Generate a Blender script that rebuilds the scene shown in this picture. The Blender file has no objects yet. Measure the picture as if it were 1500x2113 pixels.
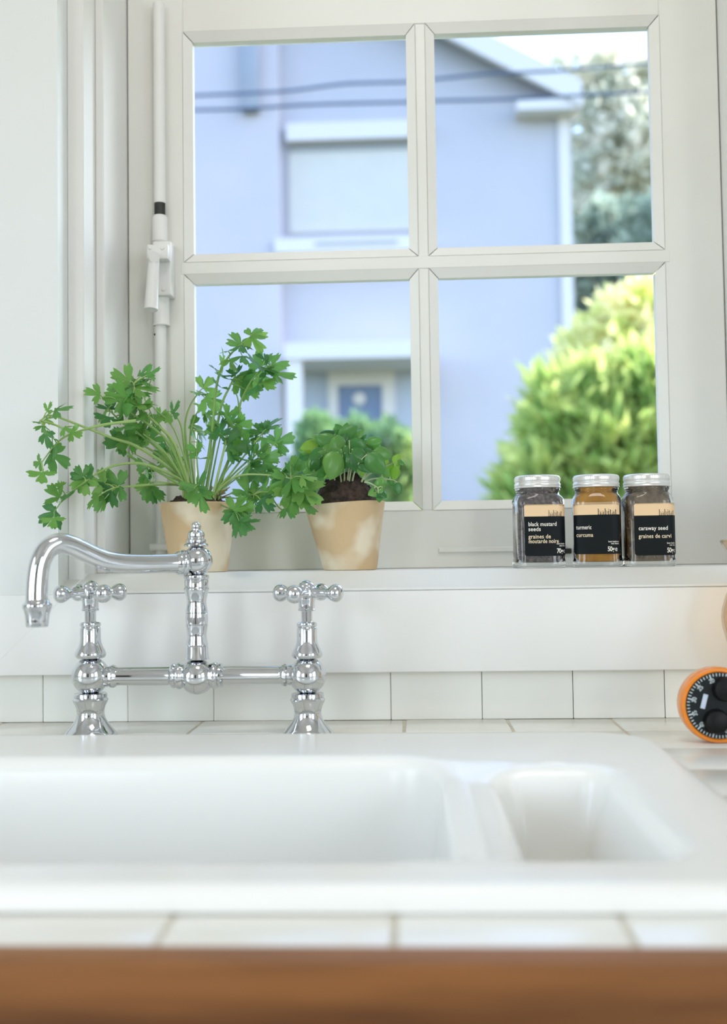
import bpy, bmesh, math, random
from mathutils import Vector, Matrix, noise

random.seed(7)
SC = bpy.context.scene
COL = SC.collection

# ------------------------------------------------------------------ camera, sky, sun, lights, exposure
F = 2200.0                                   # focal length for a frame of 1500 x 2113
EYE = Vector((0.0, 0.0, 1.0634))
YAW, PITCH, ROLL = math.radians(2.603), math.radians(2.383), math.radians(0.79)
_fw = Vector((-math.sin(YAW) * math.cos(PITCH), math.cos(YAW) * math.cos(PITCH), math.sin(PITCH)))
_r0 = Vector((math.cos(YAW), math.sin(YAW), 0.0))
_u0 = _r0.cross(_fw)
_rt = _r0 * math.cos(ROLL) - _u0 * math.sin(ROLL)
_up = _r0 * math.sin(ROLL) + _u0 * math.cos(ROLL)


def at(px, py, Y):
    """The point of the plane y = Y that was surveyed at px, py in the photograph."""
    d = _fw * F + _rt * (px - 750.0) - _up * (py - 1056.5)
    return EYE + d * (Y / d.y)


def scale_at(p):
    return (p - EYE).dot(_fw) / F            # metres per photograph pixel there


cam = bpy.data.cameras.new('camera')
cam_o = bpy.data.objects.new('camera', cam)
COL.objects.link(cam_o)
cam_o.matrix_world = Matrix(((_rt.x, _up.x, -_fw.x, EYE.x), (_rt.y, _up.y, -_fw.y, EYE.y),
                             (_rt.z, _up.z, -_fw.z, EYE.z), (0, 0, 0, 1)))
cam.sensor_fit = 'HORIZONTAL'
cam.sensor_width = 24.0
cam.lens = F / 1500.0 * 24.0
cam.clip_start, cam.clip_end = 0.02, 400
cam.dof.use_dof = True
cam.dof.focus_distance = 1.08
cam.dof.aperture_fstop = 3.7
SC.camera = cam_o

world = bpy.data.worlds.new('world')
SC.world = world
world.use_nodes = True
wn = world.node_tree
wn.nodes.clear()
w_out = wn.nodes.new('ShaderNodeOutputWorld')
w_bg = wn.nodes.new('ShaderNodeBackground')
w_sky = wn.nodes.new('ShaderNodeTexSky')
w_sky.sky_type = 'NISHITA'
w_sky.sun_disc = False
w_sky.sun_elevation = math.radians(40)
w_sky.sun_rotation = math.radians(75)
w_sky.air_density = 1.0
w_sky.dust_density = 1.6
w_sky.ozone_density = 1.0
w_bg.inputs['Strength'].default_value = 0.98
wn.links.new(w_sky.outputs[0], w_bg.inputs['Color'])
wn.links.new(w_bg.outputs[0], w_out.inputs[0])

sun = bpy.data.lights.new('sun', 'SUN')
sun.energy = 9.0
sun.angle = math.radians(1.0)
sun.color = (1.0, 0.95, 0.85)
sun_o = bpy.data.objects.new('sun', sun)
COL.objects.link(sun_o)
sun_o.rotation_euler = (-Vector((0.9, 0.07, 0.74))).to_track_quat('-Z', 'Y').to_euler()
sun_o.location = (20, 10, 20)


def area(name, loc, aim, sx, sy, power, color):
    l = bpy.data.lights.new(name, 'AREA')
    l.shape = 'RECTANGLE'
    l.size, l.size_y = sx, sy
    l.energy, l.color = power, color
    o = bpy.data.objects.new(name, l)
    COL.objects.link(o)
    o.location = loc
    o.rotation_euler = (Vector(aim) - Vector(loc)).to_track_quat('-Z', 'Y').to_euler()
    return o


# daylight through the windows of the wall behind the camera and of the wall on the left
area('daylight_back_left', (-1.53, -2.86, 1.55), (-1.53, 0, 1.55), 0.72, 1.26, 11.5, (1.0, 0.965, 0.94))
area('daylight_back_right', (1.6, -2.86, 1.55), (1.6, 0, 1.55), 0.56, 1.26, 11.5, (1.0, 0.965, 0.94))
area('daylight_right', (1.91, -0.9, 1.55), (0, -0.9, 1.55), 0.96, 1.16, 17, (0.86, 0.94, 1.08))  # fill panel added before the closed right wall to brighten the window reveals
for k, (lx, ly) in enumerate(((-0.12, 0.22),)):      # warm ceiling spots of the room
    pl = bpy.data.lights.new('ceiling_spot', 'POINT')
    pl.energy, pl.color, pl.shadow_soft_size = 1.2, (1.0, 0.84, 0.6), 0.04
    po = bpy.data.objects.new('ceiling_spot', pl)
    COL.objects.link(po)
    po.location = (lx, ly, 2.45)
area('ceiling_lamp', (0.1, 0.3, 2.5), (0.1, 0.3, 0), 0.4, 0.4, 4.9, (1.0, 0.95, 0.9))  # unseen overhead panel added to brighten the sink
area('daylight_left', (-1.96, -0.55, 1.55), (0, -0.55, 1.55), 0.96, 1.16, 11, (0.94, 0.97, 1.02))

SC.view_settings.view_transform = 'Standard'
SC.view_settings.look = 'None'
SC.view_settings.gamma = 1.0
SC.view_settings.exposure = 0.0
SC.view_settings.use_curve_mapping = False
SC.cycles.use_denoising = True
SC.cycles.max_bounces = 14
SC.cycles.transparent_max_bounces = 16
SC.cycles.sample_clamp_indirect = 8.0


# ------------------------------------------------------------------ materials
def lin(r, g, b):
    f = lambda c: (c / 255 / 12.92) if c <= 10.3 else ((c / 255 + 0.055) / 1.055) ** 2.4
    return (f(r), f(g), f(b), 1.0)


def set_in(node, name, v):
    if name in node.inputs:
        node.inputs[name].default_value = v


def mat(name, c1, rough=0.5, metal=0.0, c2=None, scale=8.0, stretch=(1, 1, 1), bump=0.0, bscale=None,
        detail=4.0, coat=0.0, rand=None, trans=0.0, sss=0.0, lo=0.35, hi=0.65, spec=None, coords='Object', emit=None):
    m = bpy.data.materials.new(name)
    m.use_nodes = True
    nt = m.node_tree
    b = nt.nodes['Principled BSDF']
    out = nt.nodes['Material Output']
    b.inputs['Base Color'].default_value = c1
    b.inputs['Roughness'].default_value = rough
    b.inputs['Metallic'].default_value = metal
    set_in(b, 'Coat Weight', coat)
    set_in(b, 'Coat Roughness', 0.05)
    if spec is not None:
        set_in(b, 'Specular IOR Level', spec)
    if sss:
        set_in(b, 'Subsurface Weight', sss)
        set_in(b, 'Subsurface Scale', 0.01)
    tc = nt.nodes.new('ShaderNodeTexCoord')
    mp = nt.nodes.new('ShaderNodeMapping')
    mp.inputs['Scale'].default_value = stretch
    nt.links.new(tc.outputs[coords], mp.inputs['Vector'])
    col = None
    if c2 is not None:
        n = nt.nodes.new('ShaderNodeTexNoise')
        n.inputs['Scale'].default_value = scale
        n.inputs['Detail'].default_value = detail
        nt.links.new(mp.outputs[0], n.inputs['Vector'])
        r = nt.nodes.new('ShaderNodeValToRGB')
        r.color_ramp.elements[0].position = lo
        r.color_ramp.elements[0].color = c1
        r.color_ramp.elements[1].position = hi
        r.color_ramp.elements[1].color = c2
        nt.links.new(n.outputs['Fac'], r.inputs['Fac'])
        col = r.outputs['Color']
    if rand is not None:
        oi = nt.nodes.new('ShaderNodeObjectInfo')
        r2 = nt.nodes.new('ShaderNodeValToRGB')
        els = r2.color_ramp.elements
        els[0].color = rand[0]
        els[1].color = rand[-1]
        for i, c in enumerate(rand[1:-1]):
            e = els.new((i + 1) / (len(rand) - 1))
            e.color = c
        nt.links.new(oi.outputs['Random'], r2.inputs['Fac'])
        if col is not None:
            mx = nt.nodes.new('ShaderNodeMixRGB')
            mx.inputs['Fac'].default_value = 0.35
            nt.links.new(r2.outputs['Color'], mx.inputs['Color1'])
            nt.links.new(col, mx.inputs['Color2'])
            col = mx.outputs['Color']
        else:
            col = r2.outputs['Color']
    if col is not None:
        nt.links.new(col, b.inputs['Base Color'])
    if bump:
        n2 = nt.nodes.new('ShaderNodeTexNoise')
        n2.inputs['Scale'].default_value = bscale or scale * 4
        n2.inputs['Detail'].default_value = 3
        nt.links.new(mp.outputs[0], n2.inputs['Vector'])
        bp = nt.nodes.new('ShaderNodeBump')
        bp.inputs['Strength'].default_value = bump
        bp.inputs['Distance'].default_value = 0.002
        nt.links.new(n2.outputs['Fac'], bp.inputs['Height'])
        nt.links.new(bp.outputs[0], b.inputs['Normal'])
    if trans:
        t = nt.nodes.new('ShaderNodeBsdfTranslucent')
        t.inputs['Color'].default_value = c1
        if col is not None:
            nt.links.new(col, t.inputs['Color'])
        ms = nt.nodes.new('ShaderNodeMixShader')
        ms.inputs['Fac'].default_value = trans
        nt.links.new(b.outputs[0], ms.inputs[1])
        nt.links.new(t.outputs[0], ms.inputs[2])
        nt.links.new(ms.outputs[0], out.inputs[0])
    if emit is not None:
        b.inputs['Emission Color'].default_value = c1
        b.inputs['Emission Strength'].default_value = emit
    return m


def glass_mat(name, color, ior=1.45, rough=0.0):
    m = bpy.data.materials.new(name)
    m.use_nodes = True
    b = m.node_tree.nodes['Principled BSDF']
    b.inputs['Base Color'].default_value = color
    b.inputs['Roughness'].default_value = rough
    b.inputs['IOR'].default_value = ior
    b.inputs['Transmission Weight'].default_value = 1.0
    return m


def pane_mat(name, tint, curved=False):
    m = bpy.data.materials.new(name)
    m.use_nodes = True
    nt = m.node_tree
    nt.nodes.clear()
    o = nt.nodes.new('ShaderNodeOutputMaterial')
    t = nt.nodes.new('ShaderNodeBsdfTransparent')
    t.inputs['Color'].default_value = tint
    g = nt.nodes.new('ShaderNodeBsdfGlossy')
    g.inputs['Roughness'].default_value = 0.0
    fr = nt.nodes.new('ShaderNodeFresnel')
    fr.inputs['IOR'].default_value = 1.14
    ms = nt.nodes.new('ShaderNodeMixShader')
    if curved:                               # thin blown glass: reflection grows towards the rim, alike on both faces
        lw = nt.nodes.new('ShaderNodeLayerWeight')
        lw.inputs['Blend'].default_value = 0.5
        pw = nt.nodes.new('ShaderNodeMath')
        pw.operation = 'POWER'
        pw.inputs[1].default_value = 3.5
        nt.links.new(lw.outputs['Facing'], pw.inputs[0])
        nt.links.new(pw.outputs[0], ms.inputs['Fac'])
    else:
        nt.links.new(fr.outputs[0], ms.inputs['Fac'])
    nt.links.new(t.outputs[0], ms.inputs[1])
    nt.links.new(g.outputs[0], ms.inputs[2])
    nt.links.new(ms.outputs[0], o.inputs[0])
    return m


M = {}
M['wall'] = mat('white_wall_paint', lin(228, 231, 228), 0.55, c2=lin(224, 227, 224), scale=3, bump=0.05, bscale=60)
M['paint'] = mat('white_gloss_paint', lin(233, 233, 229), 0.38, c2=lin(229, 229, 225), scale=5, bump=0.06, bscale=40)
M['sill'] = mat('worn_white_sill_paint', lin(229, 229, 224), 0.75, c2=lin(224, 224, 218), scale=5, bump=0.06, bscale=40, spec=0.2)
M['sash'] = mat('aged_white_gloss_paint', lin(232, 232, 226), 0.4, c2=lin(228, 228, 221), scale=6, bump=0.08, bscale=50)
M['tile'] = mat('glazed_white_tile', lin(236, 236, 228), 0.22, rand=[lin(233, 233, 224), lin(240, 240, 233), lin(236, 234, 224)], bump=0.04, bscale=20)
M['walltile'] = mat('matt_white_tile', lin(232, 232, 225), 0.45, rand=[lin(228, 228, 220), lin(235, 235, 228)], bump=0.1, bscale=25)
M['grout'] = mat('beige_grout', lin(216, 210, 194), 0.9, c2=lin(200, 193, 174), scale=40, bump=0.3)
M['crack'] = mat('grey_mortar', lin(96, 92, 84), 0.95, c2=lin(150, 145, 134), scale=30)
M['porcelain'] = mat('white_porcelain', lin(245, 245, 240), 0.24, coat=0.08, c2=lin(243, 243, 238), scale=4, spec=0.32)
M['wood'] = mat('oiled_brown_wood', lin(148, 95, 44), 0.55, c2=lin(98, 58, 22), scale=9, stretch=(0.5, 6, 6), detail=6, bump=0.15, bscale=40)
M['door'] = mat('painted_cabinet', lin(215, 214, 204), 0.45, c2=lin(210, 209, 199), scale=5)
M['floor'] = mat('oak_floor', lin(170, 130, 88), 0.4, c2=lin(140, 102, 64), scale=6, stretch=(0.4, 5, 5))
M['chrome'] = mat('polished_chrome', (0.69, 0.71, 0.735, 1), 0.04, 1.0)
M['terracotta'] = mat('limewashed_terracotta', lin(205, 178, 138), 0.85, c2=lin(228, 216, 190), scale=22, detail=2, lo=0.45, hi=0.62, bump=0.25, bscale=120)
M['soil'] = mat('dark_potting_soil', lin(38, 30, 27), 0.95, c2=lin(78, 62, 52), scale=160, detail=6, bump=1.0, bscale=350)
M['parsley'] = mat('parsley_leaf_green', lin(104, 164, 76), 0.42, rand=[lin(72, 130, 72), lin(108, 168, 78), lin(136, 184, 92), lin(84, 144, 80), lin(120, 172, 84)], trans=0.45)
M['stem'] = mat('pale_green_stem', lin(160, 194, 112), 0.45, rand=[lin(140, 182, 98), lin(178, 206, 130)], trans=0.25)
M['basil'] = mat('basil_leaf_green', lin(84, 148, 64), 0.25, rand=[lin(50, 108, 54), lin(92, 154, 70), lin(116, 170, 84), lin(62, 122, 62), lin(84, 146, 70)], trans=0.35)
M['basil_pale'] = mat('young_basil_leaf_green', lin(140, 186, 62), 0.35, rand=[lin(124, 176, 60), lin(152, 194, 72)], trans=0.5)
M['palestem'] = mat('whitish_green_stem', lin(196, 212, 160), 0.45, rand=[lin(186, 205, 150), lin(208, 220, 178)], trans=0.3)
M['drystem'] = mat('dry_straw_stem', lin(172, 160, 104), 0.7, rand=[lin(150, 140, 90), lin(186, 176, 122)])
M['iron'] = mat('bare_dark_iron', lin(70, 72, 68), 0.5, 0.6, c2=lin(48, 50, 48), scale=60)
M['glass'] = glass_mat('clear_jar_glass', (0.95, 0.98, 0.99, 1), 1.42)
M['pane'] = pane_mat('window_glass', (0.97, 0.985, 1.0, 1))
M['lid'] = mat('brushed_white_metal', lin(232, 232, 228), 0.28, 0.55, bump=0.02)
M['mustard'] = mat('black_mustard_seed', lin(132, 118, 113), 0.6, c2=lin(78, 68, 67), scale=300)
M['turmeric'] = mat('turmeric_powder', lin(214, 152, 48), 0.85, c2=lin(190, 128, 36), scale=40, stretch=(1, 1, 0.4), bump=0.4, bscale=300)
M['caraway'] = mat('caraway_seed', lin(142, 122, 98), 0.7, c2=lin(96, 80, 62), scale=120)
M['caraway2'] = mat('caraway_seed_pale', lin(176, 156, 128), 0.7, c2=lin(122, 104, 82), scale=300)
M['tan'] = mat('tan_paper', lin(236, 204, 160), 0.55)
M['black'] = mat('black_paper', lin(18, 24, 26), 0.5, spec=0.15)
M['print_white'] = mat('cream_print', lin(236, 232, 220), 0.6)
M['print_tan'] = mat('tan_print', lin(230, 212, 180), 0.6)
M['print_dark'] = mat('dark_print', lin(44, 38, 32), 0.6)
M['orange'] = mat('orange_plastic', lin(240, 140, 40), 0.25, sss=0.3, coat=0.3)
M['dial'] = mat('black_plastic', lin(26, 31, 33), 0.5, spec=0.2)
M['grip'] = mat('matt_black_plastic', lin(10, 12, 14), 0.45, spec=0.25)
M['mark'] = mat('pale_grey_print', lin(196, 206, 208), 0.6)
M['plate'] = mat('pale_blue_plate', lin(186, 202, 220), 0.4, c2=lin(200, 212, 226), scale=80)
M['amber'] = pane_mat('amber_glass', (0.96, 0.87, 0.74, 1), True)
M['thread'] = mat('cobweb_silk', lin(225, 228, 226), 0.4)
# outdoors
M['render'] = mat('pale_blue_siding', lin(175, 173, 182), 0.8, c2=lin(172, 171, 180), scale=1.5)
M['render2'] = mat('pale_lilac_wall', lin(181, 176, 184), 0.8, c2=lin(177, 173, 182), scale=1.0)
M['hwhite'] = mat('white_house_trim', lin(202, 197, 198), 0.7)
M['hblind'] = mat('pale_roller_blind', lin(190, 187, 182), 0.7, c2=lin(187, 184, 180), scale=3)
M['hgrey'] = mat('grey_shutter_box', lin(142, 145, 148), 0.7)
M['porchwall'] = mat('blue_grey_wall', lin(165, 172, 186), 0.8)
M['hdoor'] = mat('slate_blue_door', lin(104, 120, 152), 0.5)
M['pipe'] = mat('grey_pipe', lin(140, 146, 160), 0.6)
M['slate'] = mat('grey_slate_roof', lin(120, 126, 138), 0.8, c2=lin(104, 110, 122), scale=3)
M['cable'] = mat('dark_cable', lin(60, 80, 110), 0.7)
M['grass'] = mat('lawn', lin(92, 106, 74), 0.95, c2=lin(74, 88, 58), scale=2, bump=0.3)
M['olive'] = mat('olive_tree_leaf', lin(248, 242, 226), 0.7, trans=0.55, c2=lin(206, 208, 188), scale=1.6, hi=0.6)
M['darkleaf'] = mat('dark_tree_leaf', lin(176, 192, 176), 0.7, trans=0.4, c2=lin(104, 130, 122), scale=1.2)
M['gold'] = mat('golden_shrub_leaf', lin(254, 246, 206), 0.65, trans=0.55, c2=lin(214, 222, 128), scale=3.5)  # pale yellow holds the sunlight on the upper part of the bush
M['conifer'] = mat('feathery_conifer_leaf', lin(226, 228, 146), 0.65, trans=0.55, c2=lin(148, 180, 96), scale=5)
M['shrubleaf'] = mat('porch_shrub_leaf', lin(140, 172, 116), 0.7, trans=0.4, c2=lin(98, 134, 100), scale=1.5)
M['shrubgold'] = mat('porch_golden_leaf', lin(188, 204, 120), 0.7, trans=0.45, c2=lin(108, 142, 104), scale=1.5)
M['bark'] = mat('grey_bark', lin(110, 98, 84), 0.9, c2=lin(82, 72, 62), scale=10)


# ------------------------------------------------------------------ mesh helpers
class MB:
    def __init__(s):
        s.bm = bmesh.new()
        s.bm.edges.ensure_lookup_table()

    def merge(s, other):
        me = bpy.data.meshes.new('tmp')
        other.to_mesh(me)
        s.bm.from_mesh(me)
        bpy.data.meshes.remove(me)
        other.free()

    def box(s, x0, x1, y0, y1, z0, z1, bev=0.0, seg=2, mtx=None):
        b = bmesh.new()
        bmesh.ops.create_cube(b, size=1.0)
        for v in b.verts:
            v.co = Vector(((x0 + x1) / 2 + v.co.x * (x1 - x0), (y0 + y1) / 2 + v.co.y * (y1 - y0), (z0 + z1) / 2 + v.co.z * (z1 - z0)))
        if bev:
            bmesh.ops.bevel(b, geom=b.edges[:], offset=bev, segments=seg, profile=0.5, affect='EDGES')
        if mtx is not None:
            bmesh.ops.transform(b, matrix=mtx, verts=b.verts)
        s.merge(b)
        return s

    def lathe(s, prof, origin, axis=(0, 0, 1), seg=40, power=None, twist=0.0):
        """prof: list of (radius, height along axis)."""
        axis = Vector(axis).normalized()
        q = axis.to_track_quat('Z', 'Y').to_matrix()
        o = Vector(origin)
        rings = []
        for r, h in prof:
            if r <= 1e-7:
                rings.append([s.bm.verts.new(o + q @ Vector((0, 0, h)))])
                continue
            ring = []
            for i in range(seg):
                a = 2 * math.pi * i / seg + twist
                c, n = math.cos(a), math.sin(a)
                k = 1.0
                if power:
                    k = (abs(math.cos(a - twist)) ** power + abs(math.sin(a - twist)) ** power) ** (-1 / power)
                ring.append(s.bm.verts.new(o + q @ Vector((r * k * c, r * k * n, h))))
            rings.append(ring)
        for A, B in zip(rings, rings[1:]):
            if len(A) == 1 and len(B) == 1:
                continue
            for i in range(seg):
                j = (i + 1) % seg
                if len(A) == 1:
                    s.bm.faces.new((A[0], B[j], B[i]))
                elif len(B) == 1:
                    s.bm.faces.new((A[i], A[j], B[0]))
                else:
                    s.bm.faces.new((A[i], A[j], B[j], B[i]))
        for e, rev in ((rings[0], True), (rings[-1], False)):
            if len(e) > 1:
                s.bm.faces.new(list(reversed(e)) if rev else e)
        return s

    def tube(s, pts, rad, seg=16, cap=True):
        pts = [Vector(p) for p in pts]
        if not isinstance(rad, (list, tuple)):
            rad = [rad] * len(pts)
        t = (pts[1] - pts[0]).normalized()
        n = t.orthogonal().normalized()
        rings = []
        for i, p in enumerate(pts):
            a = pts[max(i - 1, 0)]
            b = pts[min(i + 1, len(pts) - 1)]
            t2 = (b - a).normalized()
            n = (t.rotation_difference(t2) @ n)
            n = (n - t2 * n.dot(t2)).normalized()
            t = t2
            bn = t.cross(n)
            rings.append([s.bm.verts.new(p + (n * math.cos(2 * math.pi * k / seg) + bn * math.sin(2 * math.pi * k / seg)) * rad[i]) for k in range(seg)])
        for A, B in zip(rings, rings[1:]):
            for k in range(seg):
                j = (k + 1) % seg
                s.bm.faces.new((A[k], A[j], B[j], B[k]))
        if cap:
            s.bm.faces.new(list(reversed(rings[0])))
            s.bm.faces.new(rings[-1])
        return s

    def poly(s, verts, faces):
        vs = [s.bm.verts.new(v) for v in verts]
        for f in faces:
            s.bm.faces.new([vs[i] for i in f])
        return s

    def prism(s, pts, vec):
        """extrude a planar outline along vec"""
        n = len(pts)
        vec = Vector(vec)
        vs = [s.bm.verts.new(Vector(p)) for p in pts] + [s.bm.verts.new(Vector(p) + vec) for p in pts]
        s.bm.faces.new(vs[:n])
        s.bm.faces.new(list(reversed(vs[n:])))
        for i in range(n):
            j = (i + 1) % n
            s.bm.faces.new((vs[j], vs[i], vs[i + n], vs[j + n]))
        return s


def smooth_mesh(me, deg=35):
    try:
        me.shade_auto_smooth  # not available on all builds
    except AttributeError:
        pass
    me.polygons.foreach_set('use_smooth', [True] * len(me.polygons))
    try:
        me.set_sharp_from_angle(angle=math.radians(deg))
    except AttributeError:
        pass


def obj(name, mb, material, parent=None, smooth=True, deg=35):
    me = bpy.data.meshes.new(name)
    bmesh.ops.recalc_face_normals(mb.bm, faces=mb.bm.faces[:])
    mb.bm.to_mesh(me)
    mb.bm.free()
    if material is not None:
        me.materials.append(material)
    if smooth:
        smooth_mesh(me, deg)
    o = bpy.data.objects.new(name, me)
    COL.objects.link(o)
    if parent is not None:
        adopt(o, parent)
    return o


ROOTLOC = {}


def adopt(o, parent):
    """parent without moving: all geometry is written in world coordinates"""
    o.parent = parent
    if parent.name in ROOTLOC:
        o.matrix_parent_inverse = Matrix.Translation(-ROOTLOC[parent.name])


def thing(name, label, cat, loc, group=None, kind=None):
    o = bpy.data.objects.new(name, None)
    o.empty_display_size = 0.05
    o.location = loc
    COL.objects.link(o)
    ROOTLOC[o.name] = Vector(loc)
    tag(o, label, cat, group, kind)
    return o


def tag(o, label=None, cat=None, group=None, kind=None):
    if label:
        o['label'] = label
    if cat:
        o['category'] = cat
    if group:
        o['group'] = group
    if kind:
        o['kind'] = kind
    return o


def struct(name, mb, material, label=None, cat=None, parent=None, smooth=True):
    o = obj(name, mb, material, parent, smooth)
    if parent is None:
        tag(o, label, cat, None, 'structure')
    return o


def rect_pts(p0, p1, y0):
    pass


# ------------------------------------------------------------------ room shell
ZC = 0.90                       # counter top
YW = 1.073                      # face of the wall tiles
YF = 1.055                      # face of the wall and apron beside the window
XL, XR, YB, ZT = -2.0, 1.95, -2.9, 2.55
YO = 1.52                       # outer face of the window wall
WX0, WX1 = -0.355, 0.372       # opening of the window in the wall
WZ0, WZ1 = 1.03, 2.05

b = MB().box(XL - 0.1, XR + 0.1, YB - 0.1, YO, -0.12, 0.0)
struct('floor', b, M['floor'], 'oak floor of the kitchen', 'floor')
b = MB().box(XL - 0.1, XR + 0.1, YB - 0.1, YO + 0.35, ZT, ZT + 0.15)
struct('ceiling', b, M['wall'], 'white ceiling of the kitchen', 'ceiling')
b = MB()
b.box(XL - 0.1, WX0, YF, YO, 0.949, ZT)
b.box(WX1, XR + 0.1, YF, YO, 0.949, ZT)
b.box(WX0, WX1, YF, YO, WZ1, ZT)
b.box(XL - 0.1, XR + 0.1, 1.081, YO, 0, 0.949)
b.box(WX0, WX1, YF, YO, 0.949, 1.029)
wall_n = struct('wall_north', b, M['wall'], 'white painted wall around the window', 'wall', smooth=False)
b = MB()
b.box(XL - 0.1, XL, YB, -1.03, 0, ZT).box(XL - 0.1, XL, -0.07, YF, 0, ZT).box(XL - 0.1, XL, -1.03, -0.07, 0, 0.97).box(XL - 0.1, XL, -1.03, -0.07, 2.13, ZT)
struct('wall_west', b, M['wall'], 'white wall on the left side of the kitchen', 'wall', smooth=False)
b = MB().box(XR, XR + 0.1, YB, YF, 0, ZT)
struct('wall_east', b, M['wall'], 'white wall on the right side of the kitchen', 'wall', smooth=False)
b = MB()
for x0, x1 in ((XL - 0.1, -1.9), (-1.16, 1.31), (1.89, XR + 0.1)):
    b.box(x0, x1, YB - 0.1, YB, 0, ZT)
for x0, x1 in ((-1.9, -1.16), (1.31, 1.89)):
    b.box(x0, x1, YB - 0.1, YB, 0, 0.92)
    b.box(x0, x1, YB - 0.1, YB, 2.18, ZT)
struct('wall_south', b, M['wall'], 'white wall with two windows behind the camera', 'wall', smooth=False)
# dark doorway panel between the two rear windows, mirrored in the chrome
b = MB()
b.box(-0.5, 0.1, YB, YB + 0.04, 0, 2.05, 0.004)
d = struct('door_1', b, mat('dark_stained_door', lin(74, 54, 40), 0.4, c2=lin(56, 40, 30), scale=5, stretch=(5, 5, 0.5)), 'dark stained door between the rear windows', 'door')

# backsplash tiles, one row
cut = [-0.6453, -0.5556, -0.4662, -0.3770, -0.2900, -0.2024, -0.1130, -0.0239, 0.0668, 0.1570, 0.2468, 0.3366, 0.4263, 0.516, 0.606]
b = MB().box(-0.66, 0.62, 1.078, 1.081, 0.80, 0.949)
obj('mortar_bed', b, M['crack'], wall_n)
for x0, x1 in zip(cut, cut[1:]):
    j = random.uniform(0.00015, 0.0004)
    dy = random.uniform(-0.0006, 0.0004)
    b = MB().box(x0 + j, x1 - j, YW + dy, 1.0795, 0.8997, 0.9489, 0.0007, 1)
    obj('tile', b, M['walltile'], wall_n)

# ------------------------------------------------------------------ window_1: sill, linings, sash, panes, espagnolette
YS = 1.222                      # face of the sash
YG = 1.231                      # glass
SXR = at(1486, 320, YS).x + 0.0012
win = thing('window_1', 'white painted casement window with four panes above the sink', 'window', (0, YS, 1.049), kind='structure')
b = MB()
b.prism([(WX0, y, z) for y, z in ((1.30, 1.049), (1.100, 1.049), (1.0975, 1.0486), (1.0955, 1.0475), (1.0535, 1.0318), (1.053, 1.0308), (1.0532, 1.0297), (1.30, 1.0297))], (WX1 - WX0, 0, 0))
obj('window_sill', b, M['sill'], win)
b = MB()
b.box(-0.66, 0.62, 1.0535, 1.09, 0.9492, 1.0296, 0.0015, 2)
obj('sill_apron', b, M['paint'], win)
# stepped linings left and right, and at the head
for name, x0, x1, yf in (('lining', WX0, -0.3375, 1.085), ('frame_jamb', -0.3375, -0.3282, 1.126)):
    b = MB().box(x0, x1, yf, 1.40, 1.0296 if x0 == WX0 else 1.049, WZ1, 0.0012, 1)
    obj(name, b, M['paint'], win)
for name, x0, x1, yf in (('lining', 0.3622, WX1, 1.085), ('frame_jamb', SXR, 0.3622, 1.126)):
    b = MB().box(x0, x1, yf, 1.40, 1.049, WZ1, 0.0012, 1)
    obj(name, b, M['paint'], win)
b = MB().box(-0.3282, SXR, 1.126, 1.40, 1.93, WZ1, 0.0012, 1)
obj('frame_head', b, M['paint'], win)


def gl(px, py):
    p = at(px, py, YG)
    return p.x, p.z


def grid_lines():
    UL = [gl(401, 93), gl(836, 74), gl(844, 517), gl(402, 527)]
    UR = [gl(896, 71), gl(1334, 60), gl(1350, 503), gl(902, 511)]
    LL = [gl(402, 591), gl(846, 576), gl(852, 1033), gl(403, 1045)]
    LR = [gl(905, 574), gl(1350, 566), gl(1362, 1022), gl(910, 1033)]
    av = lambda *a: sum(a) / len(a)
    xa = av(UL[0][0], UL[3][0], LL[0][0], LL[3][0])
    xb = av(UL[1][0], UL[2][0], LL[1][0], LL[2][0])
    xc = av(UR[0][0], UR[3][0], LR[0][0], LR[3][0])
    xd = av(UR[1][0], UR[2][0], LR[1][0], LR[2][0])
    za = av(UL[0][1], UL[1][1], UR[0][1], UR[1][1])
    zb = av(UL[2][1], UL[3][1], UR[2][1], UR[3][1])
    zc = av(LL[0][1], LL[1][1], LR[0][1], LR[1][1])
    zd = av(LL[2][1], LL[3][1], LR[3][1])
    return xa, xb, xc, xd, za, zb, zc, zd


xa, xb, xc, xd, za, zb, zc, zd = grid_lines()
BW = 0.0105                      # width of the glazing bead on the face
SB = 1.262                      # back of the sash
SX0, SX1, SZ0, SZ1 = -0.327, at(1486, 320, YS).x, 1.0492, 1.80
b = MB().box(SX0, xa - BW, YS, SB, SZ0, SZ1, 0.001, 1)
stile = obj('stile', b, M['sash'], win)
b = MB().box(xd + BW, SX1, YS, SB, SZ0, SZ1, 0.001, 1)
obj('stile', b, M['sash'], win)
b = MB().box(xa - BW, xd + BW, YS, SB, za + BW, SZ1, 0.0008, 1)
obj('top_rail', b, M['sash'], win)
b = MB().box(xa - BW, xd + BW, YS, SB, SZ0, zd - BW, 0.0008, 1)
brail = obj('bottom_rail', b, M['sash'], win)
b = MB().box(xb + BW, xc - BW, YS + 0.0006, SB, zd - BW, za + BW, 0.0008, 1)
obj('glazing_bar', b, M['sash'], win)
b = MB().box(xa - BW - 0.004, xd + BW + 0.006, YS - 0.0006, SB - 0.0006, zc + BW, zb - BW, 0.0008, 1)
obj('glazing_bar', b, M['sash'], win)
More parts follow.
